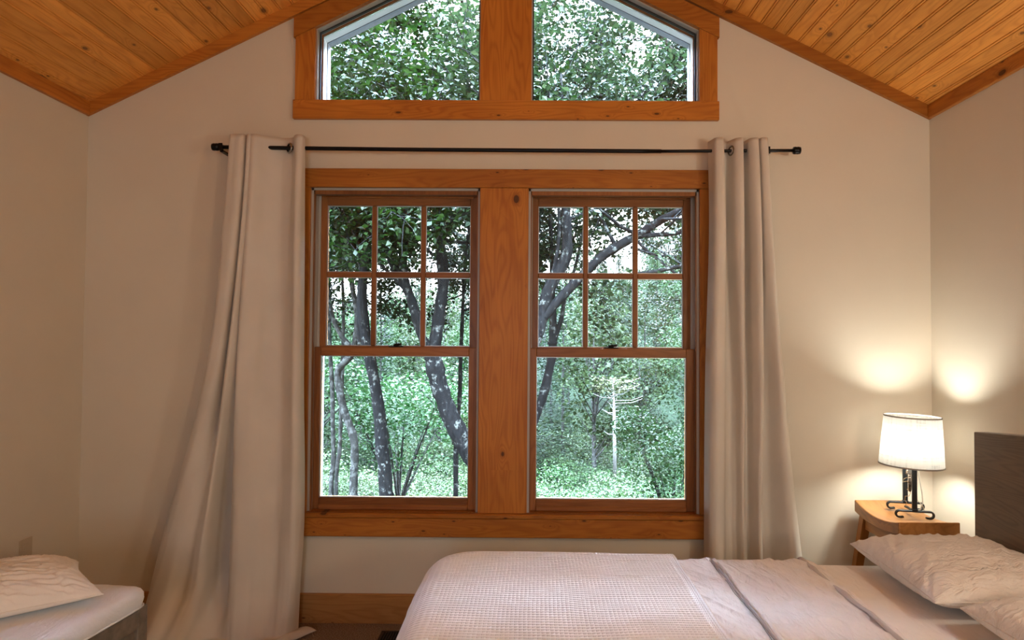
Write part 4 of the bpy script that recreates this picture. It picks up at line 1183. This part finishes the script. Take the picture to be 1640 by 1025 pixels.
# bright young tree right of the right window
yt = shrub('young_tree', 'bright green bushy young tree in the lower right window pane', 'tree', 1.6, 5200, M_lime, 9, leaf=.085, tall=1.6)
p_ = at(1078, 690, 13.0); yt.location = (p_.x, p_.y, p_.z-1.9); yt.scale = (.8, .8, .85)
yt2 = shrub('young_tree', 'light green tree behind the trunks in the lower left window pane', 'tree', 1.9, 5200, M_lime, 10, leaf=.10, tall=1.6)
p_ = at(640, 640, 16.5); yt2.location = (p_.x, p_.y, p_.z-2.4)

# forest
def conifer(name, label, seed, H_=9.0, group=None):
    r = random.Random(seed); t = tag(empty(name), label, 'tree', group)
    w = MB(); w.tube([(0, 0, -.5), (.03, 0, H_*.5), (0, 0, H_)], [.13, .08, .02], 6, caps=False); w.build('trunk', M_bark2, t)
    vs = []; fs = []; rs = []
    n = 24
    for i in range(n):
        z = H_*(.16+.82*i/n); L_ = (1-(i/n))**.75*H_*.23*r.uniform(.75, 1.15)+.2
        for q in range(8):
            a_ = 6.283*q/8+i*.7+r.uniform(-.3, .3); ll = L_*r.uniform(.6, 1.1)
            d = Vector((math.cos(a_), math.sin(a_), -.08)); b_ = Vector((-math.sin(a_), math.cos(a_), 0))
            rr = r.random()
            for s_ in np.linspace(.2, 1, 6):
                c = Vector((0, 0, z)) + d*ll*s_ + Vector((0, 0, .22*ll*s_*s_))
                for kk in range(3):
                    wd = ll*.20*(1.25-s_)+.12
                    e = b_*r.uniform(-1, 1)*wd; h = Vector((r.gauss(0, .1), r.gauss(0, .1), r.gauss(0, .09)))
                    n0 = len(vs); f_ = d*.20+b_*r.uniform(-.12, .12)
                    vs += [c+e-b_*.07+h, c+e+f_+h*1.3+Vector((0, 0, .05)), c+e+b_*.07+h]; fs.append((n0, n0+1, n0+2)); rs += [min(1, max(0, rr*.5+.5*r.random()))]*3
    f = MB(); f.add(vs, fs, 0, False); f.r = rs; f.build('foliage', M_con, t)
    return t
def decid(name, label, seed, H_=8.0, group=None, mat=None):
    r = random.Random(seed); t = tag(empty(name), label, 'tree', group)
    w = MB(); w.tube([(0, 0, -.5), (.1, 0, H_*.4), (0, .1, H_*.85)], [.14, .1, .03], 6, caps=False)
    vs = []; fs = []; rs = []
    for i in range(26):
        z = H_*r.uniform(.3, .95); R_ = H_*.22*math.sin(math.pi*min(1, max(.12, (z/H_-.18)/.86)))+.2
        a_ = r.uniform(0, 6.28); c = Vector((math.cos(a_)*R_*r.uniform(.3, 1), math.sin(a_)*R_*r.uniform(.3, 1), z)); rad = H_*r.uniform(.07, .13)
        w.tube([(0, 0, z*.7), tuple(c)], [.04, .015], 4, caps=False)
        rr = r.random()
        for k in range(110):
            d = Vector((r.gauss(0, 1), r.gauss(0, 1), r.gauss(.2, .8))).normalized()*rad*r.uniform(.6, 1.1)
            leafquad(vs, fs, rs, c+d, r.uniform(.14, .30), r, min(1, max(0, rr*.6+.4*r.random())))
    w.build('trunk', M_bark2, t)
    f = MB(); f.add(vs, fs, 0, False); f.r = rs; f.build('foliage', mat or M_dec, t)
    return t
GF = 'forest trees covering the hillside'
LB = {'conifer': 'grey-green conifer among the forest on the far hillside', 'broadleaf_tree': 'rounded leafy tree among the forest on the far hillside'}
fp = [conifer('conifer', LB['conifer'], s_, H_=h_, group='conifers on the hillside') for s_, h_ in ((1, 10), (2, 11.5), (3, 9))] + \
     [decid('broadleaf_tree', LB['broadleaf_tree'], s_, H_=h_, group='leafy trees on the hillside') for s_, h_ in ((4, 9), (5, 10))] + \
     [decid('broadleaf_tree', LB['broadleaf_tree'], 6, H_=9, group='leafy trees on the hillside', mat=M_bush)]
used = set(); cnt = 0
Y = 37.0
while Y < 146:
    half = .37*Y+3; st_ = 2.9+Y*.026
    n = int(2*half/st_)
    for i in range(n):
        x = -half + (i+.5)*2*half/n - .05*Y + R2.uniform(-.35, .35)*st_; y = Y+R2.uniform(-.4, .4)*st_
        k = R2.choice((0, 1, 2, 3, 4, 5, 3)) if y < 60 else R2.choice((0, 1, 2, 0, 3, 4, 5))
        if k in used: o = copy_tree(fp[k])
        else: o = fp[k]; used.add(k)
        s_ = R2.uniform(.75, 1.2)
        o.location = (x, y, ground(x, y)-.3); o.rotation_euler = (0, 0, R2.uniform(0, 6.28)); o.scale = (s_, s_, s_*R2.uniform(.9, 1.15)); cnt += 1
    Y += st_*1.2
print('forest trees', cnt)
# dead pale pine in the right window
t = tag(empty('dead_pine'), 'bleached dead pine with bare whorled branches in the lower right window', 'tree')
p_ = at(985, 725, 34.0); t.location = (p_.x, p_.y, p_.z)
hh = at(983, 608, 34.0).z - p_.z
w = MB(); w.tube([(0, 0, -1.2), (-.05, 0, hh*.5), (-.1, 0, hh)], [.10, .075, .03], 8); 
r = random.Random(5)
for i in range(34):
    z = hh*(.25+.75*(i/34)**.6); a_ = r.uniform(0, 6.28); L_ = r.uniform(.5, 1.5)*(1 if z > hh*.6 else .7)
    w.tube([(-.05-.05*z/hh, 0, z), (L_*.6*math.cos(a_), L_*.6*math.sin(a_), z+.05), (L_*math.cos(a_), L_*math.sin(a_), z+.25)], [.025, .016, .006], 4, caps=False)
w.build('trunk', M_snag, t)
vs = []; fs = []; rs = []
for i in range(500):
    a_ = r.uniform(0, 6.28); L_ = r.uniform(.2, 1.2); leafquad(vs, fs, rs, Vector((L_*math.cos(a_), L_*math.sin(a_), hh*r.uniform(.82, 1.03))), .16, r, r.random())
f = MB(); f.add(vs, fs, 0, False); f.r = rs; f.build('foliage', leaf_mat('yellowed_needles', [(.4, .44, .3), (.6, .6, .45)]), t)
